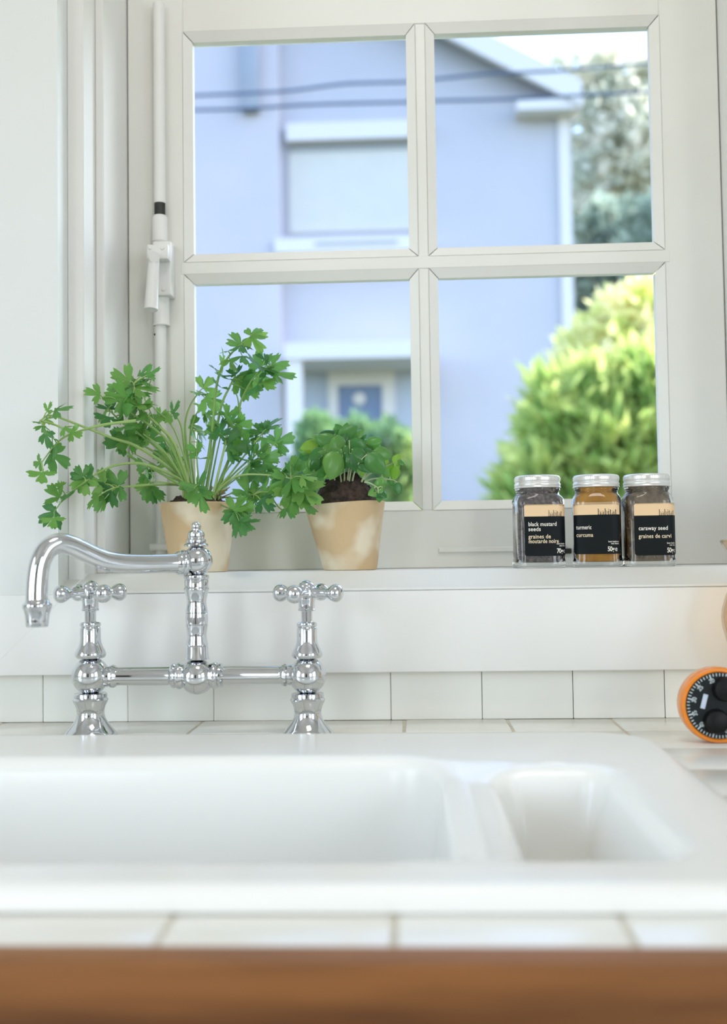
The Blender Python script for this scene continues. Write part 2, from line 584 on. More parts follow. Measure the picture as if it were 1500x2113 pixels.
for X0, X1, Z0, Z1 in ((xa, xb, zb, za), (xc, xd, zb, za), (xa, xb, zd, zc), (xc, xd, zd, zc)):
    q = 0.0007                  # open mitre joint
    yo, yi, yb = YS - 0.0008, YS + 0.0048, YG + 0.006

    def bead(o0, o1, i0, i1):
        # o: outer edge on the sash face, i: inner edge beside the glass
        V = [(o0[0], yo, o0[1]), (o1[0], yo, o1[1]), (i1[0], yi, i1[1]), (i0[0], yi, i0[1]),
             (o0[0], yb, o0[1]), (o1[0], yb, o1[1]), (i1[0], yb, i1[1]), (i0[0], yb, i0[1])]
        m = MB().poly(V, [(0, 1, 2, 3), (4, 7, 6, 5), (0, 4, 5, 1), (3, 2, 6, 7), (0, 3, 7, 4), (1, 5, 6, 2)])
        obj('glazing_bead', m, M['sash'], win, smooth=False)
    ox0, ox1, oz0, oz1 = X0 - BW, X1 + BW, Z0 - BW, Z1 + BW
    bead((ox0 + q, oz1), (ox1 - q, oz1), (X0 + q, Z1), (X1 - q, Z1))
    bead((ox0 + q, oz0), (ox1 - q, oz0), (X0 + q, Z0), (X1 - q, Z0))
    bead((ox0, oz0 + q), (ox0, oz1 - q), (X0, Z0 + q), (X0, Z1 - q))
    bead((ox1, oz0 + q), (ox1, oz1 - q), (X1, Z0 + q), (X1, Z1 - q))
    b = MB().box(X0 - 0.004, X1 + 0.004, YG + 0.0062, YG + 0.0092, Z0 - 0.004, Z1 + 0.004)
    obj('pane', b, M['pane'], win, smooth=False)
# drip strip on the bottom rail with its dark end
p0, p1 = at(905, 1135, YS), at(1166, 1134, YS)
b = MB().box(p0.x, p1.x, YS - 0.003, YS, p0.z - 0.003, p0.z + 0.0028, 0.0008, 1)
strip = obj('drip_strip', b, M['sash'], win)
p0 = at(1171, 1137, YS)
b = MB().box(p0.x - 0.0042, p0.x + 0.0042, YS - 0.0032, YS, p0.z - 0.003, p0.z + 0.003, 0.0006, 1)
tag(obj('strip_end', b, M['iron'], strip), 'dark bare metal end of the strip')


# espagnolette bolt on the left stile
def vline(px, y0, y1, Y):
    p, q = at(px, y0, Y), at(px, y1, Y)
    x = (p.x + q.x) / 2
    return x, max(p.z, q.z), min(p.z, q.z)


YR = 1.2135
xr, zt, zq = vline(328.5, 8, 420, YR)
rr = 12.3 * 1.213 / F
b = MB().tube([(xr, YR, zt), (xr, YR, zq)], rr, 20)
bolt = obj('espagnolette_bolt', b, M['paint'], win)
x, z1, z0 = vline(330, 419, 446, YR)
b = MB().tube([(xr, YR, z1), (xr, YR, z0)], rr * 0.93, 20)
tag(obj('bare_rod', b, M['iron'], bolt), 'bare dark metal where the paint is gone')
b = MB()
x, z1, z0 = vline(330, 445, 502, YR)
b.lathe([(rr * 1.1, z0), (rr * 1.34, z0 + 0.002), (rr * 1.32, z1 - 0.003), (rr * 1.0, z1)], (xr, YR, 0), seg=24)
obj('sleeve', b, M['paint'], bolt)
x, z1, z0 = vline(330, 606, 673, YR)
b = MB().lathe([(rr * 1.45, z0), (rr * 1.5, z0 + 0.0015), (rr * 1.35, z0 + 0.003), (rr * 1.32, z1)], (xr + 0.0015, YR, 0), seg=24)
obj('sleeve', b, M['paint'], bolt)
x, z1, z0 = vline(331, 672, 1178, YR)
b = MB().tube([(xr, YR, z1), (xr, YR, max(z0, 1.052))], rr, 20)
obj('rod', b, M['paint'], bolt)
b = MB().box(xr - 0.0125, xr + 0.0125, YR - 0.0085, YS, at(330, 1136, YR).z, at(330, 1122, YR).z, 0.0012, 2)
obj('rod_keeper', b, M['paint'], bolt)
b = MB()
for py, r in ((671, 0.0012), (690, 0.0014)):
    p = at(319.5, py, YR - 0.004)
    b.lathe([(0, -0.0004), (r, 0), (r * 0.8, 0.0005), (0, 0.0006)], p, (0, -1, 0), 10)
obj('paint_chip', b, M['iron'], bolt)
# gearbox and lever
g0, g1 = at(318, 612, 1.205), at(354, 500, 1.205)
b = MB().box(g0.x, g1.x + 0.0005, 1.199, YS, g0.z, g1.z, 0.0015, 2)
obj('gearbox', b, M['paint'], bolt)
h0, h1 = at(302.5, 535, 1.186), at(347, 503, 1.186)
b = MB().box(h0.x, h1.x, 1.186, 1.2, h0.z, h1.z, 0.0018, 2)
obj('gearbox_head', b, M['paint'], bolt)
b = MB()
for px, py, Y in ((309.5, 511, 1.186), (335, 512, 1.186), (337, 597, 1.199)):
    b.lathe([(0, 0.0013), (0.0018, 0.001), (0.0024, 0.0), (0.0024, -0.001)], at(px, py, Y), (0, -1, 0), 14)
obj('screw', b, M['paint'], bolt)
b = MB()
A, B_ = at(318, 528, 1.181), at(311.5, 639, 1.172)
path, rad = [], []
for i in range(9):
    t = i / 8
    p = A.lerp(B_, t)
    path.append(p)
    rad.append(0.0062 + 0.0016 * t)
b.tube(path, rad, 14)
b.tube([at(318, 530, 1.172), at(318, 530, 1.19)], 0.0062, 14)
obj('lever', b, M['paint'], bolt)

# ------------------------------------------------------------------ worktop, cabinet, sink
SKX0, SKX1, SKY0, SKY1 = -0.58, 0.195, 0.494, 0.927
YFRONT = 0.4555
top = thing('worktop', 'white tiled kitchen worktop with a brown wooden front edge', 'worktop', (0, 0.75, 0.82))
b = MB()
cx0, cx1 = -0.95, 0.78
ins = 0.02
b.box(cx0, cx1, SKY1 - ins, 1.0805, 0.82, 0.8935).box(cx0, cx1, YFRONT, SKY0 + ins, 0.82, 0.8935)
b.box(SKX1 - ins, cx1, SKY0 + ins, SKY1 - ins, 0.82, 0.8935).box(cx0, SKX0 + ins, SKY0 + ins, SKY1 - ins, 0.82, 0.8935)
obj('slab', b, M['grout'], top)
b = MB()
b.box(cx0, cx1, SKY1 - ins, 1.0805, 0.8935, 0.8992).box(cx0, cx1, YFRONT, SKY0 + ins, 0.8935, 0.8992)
b.box(SKX1 - ins, cx1, SKY0 + ins, SKY1 - ins, 0.8935, 0.8992).box(cx0, SKX0 + ins, SKY0 + ins, SKY1 - ins, 0.8935, 0.8992)
obj('grout', b, M['grout'], top)
xs = [-0.0105 + 0.1015 * k for k in range(-9, 8)]
ys = [YFRONT - 0.001, 0.558, 0.646, 0.734, 0.822, 0.910, 0.998, YW - 0.0004]
g = 0.0014
HX0, HX1, HY0, HY1 = SKX0 + ins, SKX1 - ins, SKY0 + ins, SKY1 - ins
for x0, x1 in zip(xs, xs[1:]):
    for y0, y1 in zip(ys, ys[1:]):
        parts = []
        a0, a1, c0, c1 = x0 + g, x1 - g, y0 + (g if y0 > 0.5 else 0), y1 - (g if y1 < 1.05 else 0)
        if a1 <= HX0 or a0 >= HX1 or c1 <= HY0 or c0 >= HY1:
            parts.append((a0, a1, c0, c1))
        else:
            if c0 < HY0:
                parts.append((a0, a1, c0, HY0))
            if c1 > HY1:
                parts.append((a0, a1, HY1, c1))
            m0, m1 = max(c0, HY0), min(c1, HY1)
            if a0 < HX0:
                parts.append((a0, HX0, m0, m1))
            if a1 > HX1:
                parts.append((HX1, a1, m0, m1))
        parts = [p for p in parts if p[1] - p[0] > 0.004 and p[3] - p[2] > 0.004]
        if parts:
            dz = random.uniform(-0.0004, 0.0)
            for p in parts:
                b = MB().box(p[0], p[1], p[2], p[3], 0.8936, ZC + dz, 0.0012, 2)
                obj('tile', b, M['tile'], top)
b = MB().box(cx0, cx1, 0.434, YFRONT - 0.001, 0.822, 0.9003, 0.0022, 3)
tag(obj('front_edge', b, M['wood'], top), 'brown wooden front edge')

cab = thing('base_cabinet', 'white base cabinet under the tiled worktop', 'cabinet', (0, 0.77, 0))
b = MB()
b.box(-0.94, -0.92, 0.47, 1.07, 0.0, 0.8195).box(0.75, 0.77, 0.47, 1.07, 0.0, 0.8195).box(-0.92, 0.75, 0.47, 1.07, 0.08, 0.10).box(-0.92, 0.75, 1.05, 1.07, 0.1, 0.8195)
b.box(-0.92, 0.75, 0.52, 0.54, 0.0, 0.08)
obj('carcass', b, M['door'], cab)
for x0, x1 in ((-0.938, -0.372), (-0.368, 0.198), (0.202, 0.768)):
    b = MB().box(x0, x1, 0.452, 0.4695, 0.1, 0.815, 0.003, 2)
    dr = obj('cabinet_door', b, M['door'], cab)
    b = MB().lathe([(0.005, 0), (0.005, 0.012), (0.014, 0.018), (0.012, 0.026), (0, 0.028)], (x1 - 0.05, 0.452, 0.72), (0, -1, 0), 20)
    obj('knob', b, M['chrome'], dr)


def rrect(x0, x1, y0, y1, r, n=10):
    pts = []
    for cx, cy, a0 in ((x1 - r, y1 - r, 0), (x0 + r, y1 - r, 90), (x0 + r, y0 + r, 180), (x1 - r, y0 + r, 270)):
        for i in range(n + 1):
            a = math.radians(a0 + 90 * i / n)
            pts.append((cx + r * math.cos(a), cy + r * math.sin(a)))
    return pts


ZR = 0.912


def make_sink():
    bm = bmesh.new()

    def loop(x0, x1, y0, y1, r, ins, z):
        r2 = max(r - ins, 0.004)
        return [bm.verts.new((x, y, z)) for x, y in rrect(x0 + ins, x1 - ins, y0 + ins, y1 - ins, r2)]

    def bridge(A, B):
        n = len(A)
        for i in range(n):
            j = (i + 1) % n
            bm.faces.new((A[i], A[j], B[j], B[i]))
    # outer rim
    prof = [(0.0, ZC + 0.0004), (0.0, ZC + 0.004)]
    R = 0.008
    for k in range(1, 7):
        a = k / 6 * math.pi / 2
        prof.append((R * (1 - math.cos(a)), ZR - R + R * math.sin(a)))
    prof.append((0.014, ZR))
    loops = [loop(SKX0, SKX1, SKY0, SKY1, 0.055, i, z) for i, z in prof]
    for A, B in zip(loops, loops[1:]):
        bridge(A, B)
    flat = [loops[-1]]
    for (x0, x1, y0, y1, r, depth, lip) in ((-0.53, 0.031, 0.530, 0.822, 0.055, 0.19, 0.013), (0.043, 0.147, 0.532, 0.785, 0.034, 0.078, 0.016)):
        prof = [(-0.004, ZR), (-0.0015, ZR)]
        for k in range(1, 9):
            a = k / 8 * math.radians(84)
            prof.append((lip * math.sin(a) - 0.0, ZR - lip * (1 - math.cos(a))))
        i0, z0 = prof[-1]
        zb_ = ZR - depth
        rb = 0.022
        for k in range(1, 4):
            t = k / 3
            prof.append((i0 + 0.012 * t, z0 + (zb_ + rb - z0) * t))
        i1 = prof[-1][0]
        for k in range(1, 7):
            a = k / 6 * math.pi / 2
            prof.append((i1 + rb * (1 - math.cos(a)), zb_ + rb - rb * math.sin(a)))
        ls = [loop(x0, x1, y0, y1, r, i, z) for i, z in prof]
        for A, B in zip(ls, ls[1:]):
            bridge(A, B)
        flat.append(ls[0])
        bm.faces.new(ls[-1])
    edges = []
    for L in flat:
        for i in range(len(L)):
            edges.append(bm.edges.get((L[i], L[(i + 1) % len(L)])) or bm.edges.new((L[i], L[(i + 1) % len(L)])))
    bmesh.ops.triangle_fill(bm, use_beauty=True, use_dissolve=False, edges=edges)
    # the bridge between the two bowls is worn into a low saddle
    for v in bm.verts:
        if ZR - 0.02 < v.co.z and 0.0 < v.co.x < 0.074 and 0.53 < v.co.y < 0.80:
            wx = max(0, 1 - abs(v.co.x - 0.037) / 0.037)
            wy = min(1, max(0, min(v.co.y - 0.53, 0.80 - v.co.y) / 0.04))
            v.co.z -= 0.010 * (wx ** 0.5) * wy
    m = MB()
    m.bm.free()
    m.bm = bm
    return m


sink = obj('sink', make_sink(), M['porcelain'], None, deg=60)
tag(sink, 'white porcelain sink with a wide bowl and a narrow half bowl', 'sink')
b = MB()
b.lathe([(0.0, 0.0012), (0.014, 0.001), (0.0185, 0.0022), (0.0205, 0.0018), (0.0215, 0.0)], (0.0, 0.0, 0.0), (0, -1, 0.9), 28)
for v in b.bm.verts:
    v.co = Vector((0.099 + v.co.x, 0.7805 + v.co.y * 0.36, ZR - 0.0052 + v.co.z * 0.36))
obj('overflow_ring', b, M['porcelain'], sink)
b = MB().lathe([(0.0, 0.001), (0.018, 0.0012), (0.03, 0.003), (0.034, 0.001), (0.034, -0.002)], (-0.25, 0.675, ZR - 0.19 + 0.001), (0, 0, 1), 32)
obj('drain', b, M['chrome'], sink)

# ------------------------------------------------------------------ bridge tap
YT = 0.985


def vprof(px, prof, Y=YT):
    """surveyed silhouette (y, radius) in photograph pixels -> lathe profile in metres, bottom to top"""
    out = []
    p = None
    for y, r in sorted(prof, reverse=True):
        p = at(px, y, Y)
        out.append((r * scale_at(p), p.z))
    return out, p.x


def ballp(yc, r, y0, y1, n=12):
    """sphere silhouette between rows y0 and y1"""
    out = []
    a0 = math.asin(max(-1, min(1, (y0 - yc) / r)))
    a1 = math.asin(max(-1, min(1, (y1 - yc) / r)))
    for i in range(n + 1):
        a = a0 + (a1 - a0) * i / n
        out.append((yc + r * math.sin(a), r * math.cos(a)))
    return out


tap = thing('bridge_tap', 'chrome bridge mixer tap with two cross handles and a curved spout', 'tap', (at(406, 1515, YT).x, YT, ZC))
AX = {}
for side, px in (('l', 187), ('r', 635)):
    base = [(1447, 35), (1451, 33), (1457, 30), (1464, 28.4), (1472, 28), (1480, 29.5), (1488, 33.5), (1496, 39), (1503, 45), (1509, 51), (1513, 53.5)]
    prof, x = vprof(px, base)
    prof = [(prof[0][0], ZC)] + prof
    AX[side] = x
    b = MB().lathe(prof + [(0.0, prof[-1][1] + 0.0003)], (x, YT, 0), seg=48)
    obj('base', b, M['chrome'], tap)
    col = [(1429.5, 29), (1431, 33), (1437, 34), (1439, 32.5), (1440, 33.5), (1443.5, 36.5), (1447, 35)]
    prof, _ = vprof(px, col)
    b = MB().lathe(prof, (x, YT, 0), seg=48)
    obj('collar', b, M['chrome'], tap)
    prof, _ = vprof(px, ballp(1394, 39, 1358, 1430))
    b = MB().lathe(prof, (x, YT, 0), seg=48)
    obj('valve_ball', b, M['chrome'], tap)
    body = [(1357.5, 28), (1356, 29), (1354, 31), (1350, 32), (1346, 31), (1340, 28.5), (1333, 24.5), (1325, 21.8), (1318, 21), (1297, 21), (1294.5, 20), (1293, 18.5), (1292, 20.5), (1290, 21.5),
            (1286, 21), (1284, 18), (1283, 12.5), (1282, 11.6), (1262, 11.6), (1261, 13)]
    prof, _ = vprof(px, body)
    b = MB().lathe(prof, (x, YT, 0), seg=48)
    obj('valve_body', b, M['chrome'], tap)
    hub = [(1261, 14), (1260, 18), (1257.5, 18), (1256, 16.8), (1243, 16.6), (1240, 17.5), (1232, 18), (1222, 18), (1214, 17), (1211, 15), (1209.5, 16.2), (1207, 15.8), (1203, 13.5), (1201, 10), (1199, 7), (1197.5, 3), (1197, 0)]
    prof, _ = vprof(px, hub)
    b = MB().lathe(prof, (x, YT, 0), seg=40)
    handle = obj('cross_handle', b, M['chrome'], tap)
    pc = at(px, 1224, YT)
    s = scale_at(pc)
    rot = math.radians(-20 if side == 'r' else -50)
    for k in range(4):
        a = rot + k * math.pi / 2
        dirv = Vector((math.cos(a), math.sin(a), 0))
        arm = [(10.5, 10), (9.6, 20), (8.8, 30), (8.6, 38), (9.6, 44), (12.5, 49), (16, 54), (18.2, 60), (18.6, 64), (17.6, 69), (14, 74), (8, 77.3), (0, 78.3)]
        b = MB().lathe([(r * s, h * s) for r, h in arm], pc, dirv, seg=28)
        obj('handle_arm', b, M['chrome'], handle)
# column
x_c = at(406, 1300, YT).x
colp = [(1360, 26), (1358.5, 25.5), (1356, 24), (1335, 23.2), (1332, 21.8), (1330, 22.8), (1326, 22.2), (1318, 20.6), (1311, 20), (1303, 20.6), (1295, 21.8), (1290, 23), (1288, 22), (1287, 22.8), (1276, 23.4), (1266, 22.8), (1264.5, 21.4), (1263, 22.8),
        (1260, 22.6), (1252, 20.8), (1244, 20), (1238, 20.2), (1228, 22.4), (1219, 25), (1216, 26.2), (1214, 25.8), (1212, 24.4), (1198, 24.8), (1196, 23.6), (1194.5, 25.6), (1191, 26.6), (1188, 26), (1186, 22)]
prof, _ = vprof(406, colp)
obj('column', MB().lathe(prof, (x_c, YT, 0), seg=48), M['chrome'], tap)
prof, _ = vprof(406, ballp(1396, 37, 1362, 1433))
obj('centre_ball', MB().lathe(prof, (x_c, YT, 0), seg=48), M['chrome'], tap)
prof, _ = vprof(409, ballp(1157, 31.5, 1127.5, 1187))
obj('swivel_ball', MB().lathe(prof, (x_c + 0.001, YT, 0), seg=48), M['chrome'], tap)
fin = [(1128, 23), (1127, 25), (1124, 25.4), (1122, 23), (1121, 18), (1120, 20), (1116, 20.6), (1113, 19.5), (1111.5, 16.5), (1110, 17), (1104, 17.6), (1099, 16.5), (1096, 12.5), (1094, 9), (1092, 8.6), (1088, 9.7), (1083, 9.6), (1079, 7), (1077, 3.5), (1076, 0)]
prof, _ = vprof(404, fin)
obj('finial', MB().lathe(prof, (x_c, YT, 0), seg=40), M['chrome'], tap)
# bridge pipes
s = scale_at(at(406, 1393, YT))
zb0 = at(406, 1394, YT).z
for sgn, xe in ((-1, AX['l']), (1, AX['r'])):
    L = abs(xe - x_c)
    pr = [(24, 24), (25, 30), (27.5, 34), (28, 38), (26, 42), (23.5, 44), (25.5, 47), (25, 51), (22.5, 53.5), (19.5, 56)]
    end = L / s
    pr += [(18.6, end - 58), (19.5, end - 55), (22.5, end - 52), (24.3, end - 47), (23.2, end - 43), (20.5, end - 41), (21.5, end - 36), (21, end - 28)]
    b = MB().lathe([(r * s, h * s) for r, h in pr], (x_c, YT, zb0), (sgn, 0, 0), seg=40)
    obj('bridge_pipe', b, M['chrome'], tap)
# spout
ctrl = [(404, 1161.5, 20), (366, 1162, 19.6), (330, 1163, 19.6), (285, 1163.5, 20.2), (250, 1162, 20.3), (222, 1157.5, 20.3), (196, 1148.5, 20.3), (170, 1136, 20.3), (146, 1125.5, 20.6), (122, 1121, 21), (101, 1130, 21.3),
        (88, 1148, 21.5), (80.5, 1170, 21.6), (77, 1196, 21.8), (75.5, 1222, 22), (75.5, 1238, 22.4)]


def yspout(px):
    return YT - 0.09 * (404 - px) / 329.0


pts, rads = [], []
for i in range(len(ctrl) - 1):
    p0_, p1_, p2_, p3_ = (ctrl[max(i - 1, 0)], ctrl[i], ctrl[i + 1], ctrl[min(i + 2, len(ctrl) - 1)])
    for k in range(5):
        t = k / 5
        f = lambda j: 0.5 * ((2 * p1_[j]) + (-p0_[j] + p2_[j]) * t + (2 * p0_[j] - 5 * p1_[j] + 4 * p2_[j] - p3_[j]) * t * t + (-p0_[j] + 3 * p1_[j] - 3 * p2_[j] + p3_[j]) * t ** 3)
        P = at(f(0), f(1), yspout(f(0)))
        pts.append(P)
        rads.append(f(2) * scale_at(P))
P = at(ctrl[-1][0], ctrl[-1][1], yspout(ctrl[-1][0]))
pts.append(P)
rads.append(ctrl[-1][2] * scale_at(P))
spout = obj('spout', MB().tube(pts, rads, 32), M['chrome'], tap)
s = scale_at(P)
noz = [(1236, 22), (1239, 24), (1242, 24.5), (1244, 26), (1247, 29.5), (1251, 30.5), (1254, 29.5), (1258, 27.5), (1264, 26), (1270, 24.5), (1282, 23.4), (1291, 23), (1293, 22), (1293.5, 18), (1290, 17)]
b = MB().lathe([(r * s, -(y - 1236) * s) for r, y in [(q[1], q[0]) for q in noz]], at(76.5, 1236, yspout(76)), (0, 0, 1), seg=40)
obj('nozzle', b, M['chrome'], spout)
dirv = (pts[8] - pts[2]).normalized()
pc = at(404, 1161.5, YT)
s = scale_at(pc)
cp = [(20, 20), (26, 23), (27.5, 27), (26.5, 31), (23.5, 33), (24.5, 36), (24, 40), (21.5, 43), (20, 45)]
b = MB().lathe([(r * s, h * s) for r, h in cp], pc, dirv, seg=40)
obj('spout_collar', b, M['chrome'], spout)

# cobweb thread from the spout down to the left
b = MB().tube([at(180, 1184, 0.99), at(100, 1263, 0.985), at(-30, 1391, 0.97)], 0.0003, 6)
tag(obj('cobweb_thread', b, M['thread']), 'single thin cobweb thread running down left from under the spout', 'cobweb')


# ------------------------------------------------------------------ pots and herbs
def pot_mesh(cx, cy, z0, rb, rt, h, lean=(0, 0), tilt=0.0, seg=64, seed=1):
    """hand-made tapering pot, slightly out of round, wall 4 mm thick"""
    m = MB()
    prof = []
    n = 14
    for i in range(n + 1):
        t = i / n
        prof.append((rb + (rt - rb) * t, t, 0))
    th = 0.0042
    rings = []
    seq = [(0.0, 0.0, 'b'), (rb * 0.9, 0.0, 'b'), (rb * 0.985, 0.004, 's')] + [(r, max(t, 0.02), 's') for r, t, _ in prof[:]] + \
          [(rt - th * 0.35, 1.012, 's'), (rt - th, 1.0, 's'), (rt - th * 1.3, 0.8, 's'), (rb + (rt - rb) * 0.5 - th, 0.45, 's'), (0.0, 0.45, 's')]
    for r, t, k in seq:
        c = Vector((cx + lean[0] * t, cy + lean[1] * t, z0 + h * t))
        if r == 0:
            rings.append([m.bm.verts.new(c)])
            continue
        ring = []
        for i in range(seg):
            a = 2 * math.pi * i / seg
            wob = 1 + 0.012 * math.sin(3 * a + seed) + 0.008 * math.sin(5 * a + 2 * seed + t * 3)
            x = r * wob * math.cos(a)
            ring.append(m.bm.verts.new(c + Vector((x, r * wob * math.sin(a), tilt * x * t))))
        rings.append(ring)
    for A, B in zip(rings, rings[1:]):
        for i in range(seg):
            j = (i + 1) % seg
            if len(A) == 1:
                m.bm.faces.new((A[0], B[j], B[i]))
            elif len(B) == 1:
                m.bm.faces.new((A[i], A[j], B[0]))
            else:
                m.bm.faces.new((A[i], A[j], B[j], B[i]))
    return m


def soil_mesh(c, r, rise, seed, tilt=0.0, n=30, seg=60, amp=0.0045):
    m = MB()
    rings = [[m.bm.verts.new(Vector(c) + Vector((0, 0, rise)))]]
    for k in range(1, n + 1):
        t = k / n
        ring = []
        for i in range(seg):
            a = 2 * math.pi * i / seg
            x, y = r * t * math.cos(a), r * t * math.sin(a)
            z = rise * (1 - t ** 2.6) + tilt * x
            nv = noise.noise(Vector((x * 130 + seed, y * 130, seed))) + 0.6 * noise.noise(Vector((x * 320, y * 320 + seed, seed * 2)))
            ring.append(m.bm.verts.new(Vector(c) + Vector((x, y, z + amp * nv * min(1, 3 * (1.05 - t))))))
        rings.append(ring)
    for A, B in zip(rings, rings[1:]):
        for i in range(seg):
            j = (i + 1) % seg
            if len(A) == 1:
                m.bm.faces.new((A[0], B[i], B[j]))
            else:
                m.bm.faces.new((A[i], B[i], B[j], A[j]))
    return m


def parsley_leaf(seed):
    rnd = random.Random(seed)
    lobes = [(-61, 0.8, 23), (0, 1.0, 23.5), (61, 0.82, 23)]
    verts, faces = [(0, 0, 0)], []
    N = 52
    rows = []
    curl = rnd.uniform(-0.35, 0.15)
    cup = rnd.uniform(-0.3, 0.3)
    for i in range(N + 1):
        a = -104 + 208 * i / N
        r = 0.3
        for c, L, w in lobes:
            d = (a - c) / w
            if abs(d) < 1.17:
                r = max(r, L * max(0.0, 1 - abs(d) ** 4 * 0.3))
        if r > 0.31:
            r *= 1 + 0.085 * math.cos(math.radians(a * 21)) + rnd.uniform(-0.03, 0.03)
        row = []
        for k in (0.35, 0.7, 1.0):
            q = r * k
            x, y = q * math.sin(math.radians(a)), q * math.cos(math.radians(a))
            z = curl * q * q + cup * abs(x) ** 1.5 + 0.05 * math.sin(math.radians(a * 6)) * k
            row.append(len(verts))
            verts.append((x, y, z))
        rows.append(row)
    for A, B in zip(rows, rows[1:]):
        faces.append((0, B[0], A[0]))
        faces.append((A[0], B[0], B[1], A[1]))
        faces.append((A[1], B[1], B[2], A[2]))
    me = bpy.data.meshes.new('parsley_leaf')
    me.from_pydata(verts, [], faces)
    me.polygons.foreach_set('use_smooth', [True] * len(me.polygons))
    me.materials.append(M['parsley'])
    return me


def basil_leaf(seed, material):
    rnd = random.Random(seed)
    verts, faces = [], []
    NY, NX = 10, 6
    cup = rnd.uniform(0.25, 0.5)
    curl = rnd.uniform(0.25, 0.6)
    for i in range(NY + 1):
        t = i / NY
        w = 0.40 * (math.sin(math.pi * t ** 0.8) ** 0.75 if 0 < t < 1 else 0.0) + 0.004
        for j in range(NX + 1):
            u = -1 + 2 * j / NX
            x = w * u
            z = -curl * t * t * 0.5 - cup * (u * w) ** 2 * 2.2 + 0.05 * (1 - (abs(u) - 0.5) ** 2 * 4) * math.sin(math.pi * t) + 0.012 * math.sin(t * 22) * abs(u)
            verts.append((x, t - 0.02, z))
    for i in range(NY):
        for j in range(NX):
            a = i * (NX + 1) + j
            faces.append((a, a + 1, a + NX + 2, a + NX + 1))
    me = bpy.data.meshes.new('basil_leaf')
    me.from_pydata(verts, [], faces)
    me.polygons.foreach_set('use_smooth', [True] * len(me.polygons))
    me.materials.append(material)
    return me


def put_leaf(name, me, base, d, length, root, rnd, face=0.75, tw=0.7):
    """base: where the blade starts, d: direction it points in; it faces mostly up and to the room"""
    y = d.normalized()
    nrm = Vector((rnd.uniform(-tw, tw), -face, rnd.uniform(-0.2, 0.9)))
    z = (nrm - y * nrm.dot(y)).normalized()
    x = y.cross(z)
    o = bpy.data.objects.new(name, me)
    COL.objects.link(o)
    o.parent = root
    o.matrix_parent_inverse = Matrix.Translation(-ROOTLOC[root.name])
    Mx = Matrix(((x.x, y.x, z.x, base.x), (x.y, y.y, z.y, base.y), (x.z, y.z, z.z, base.z), (0, 0, 0, 1)))
    o.matrix_basis = Mx @ Matrix.Scale(length, 4)
    return o


def spline(pts, n=6):
    out = []
    for i in range(len(pts) - 1):
        a, b_, c, d = pts[max(i - 1, 0)], pts[i], pts[i + 1], pts[min(i + 2, len(pts) - 1)]
        for k in range(n):
            t = k / n
            out.append(0.5 * ((2 * b_) + (c - a) * t + (2 * a - 5 * b_ + 4 * c - d) * t * t + (3 * b_ - a - 3 * c + d) * t ** 3))
    out.append(pts[-1])
    return out


YP = 1.137
SILL = 1.0492
# --- parsley
pp = at(412, 1183, YP)
par = thing('potted_parsley', 'parsley with long stems spilling from a pale clay pot behind the tap', 'potted plant', (pp.x, YP, SILL))
ztop = at(408, 1040, YP).z
s = scale_at(pp)
obj('pot', pot_mesh(pp.x, YP, SILL, 58 * s, 78.5 * s, ztop - SILL, (-4 * s, 0), 0.0, seed=2), M['terracotta'], par)
obj('soil', soil_mesh((pp.x - 4 * s, YP, ztop - 0.004), 72 * s, 0.012, 3.1), M['soil'], par)
PL = [parsley_leaf(k) for k in range(8)]
rp = random.Random(11)
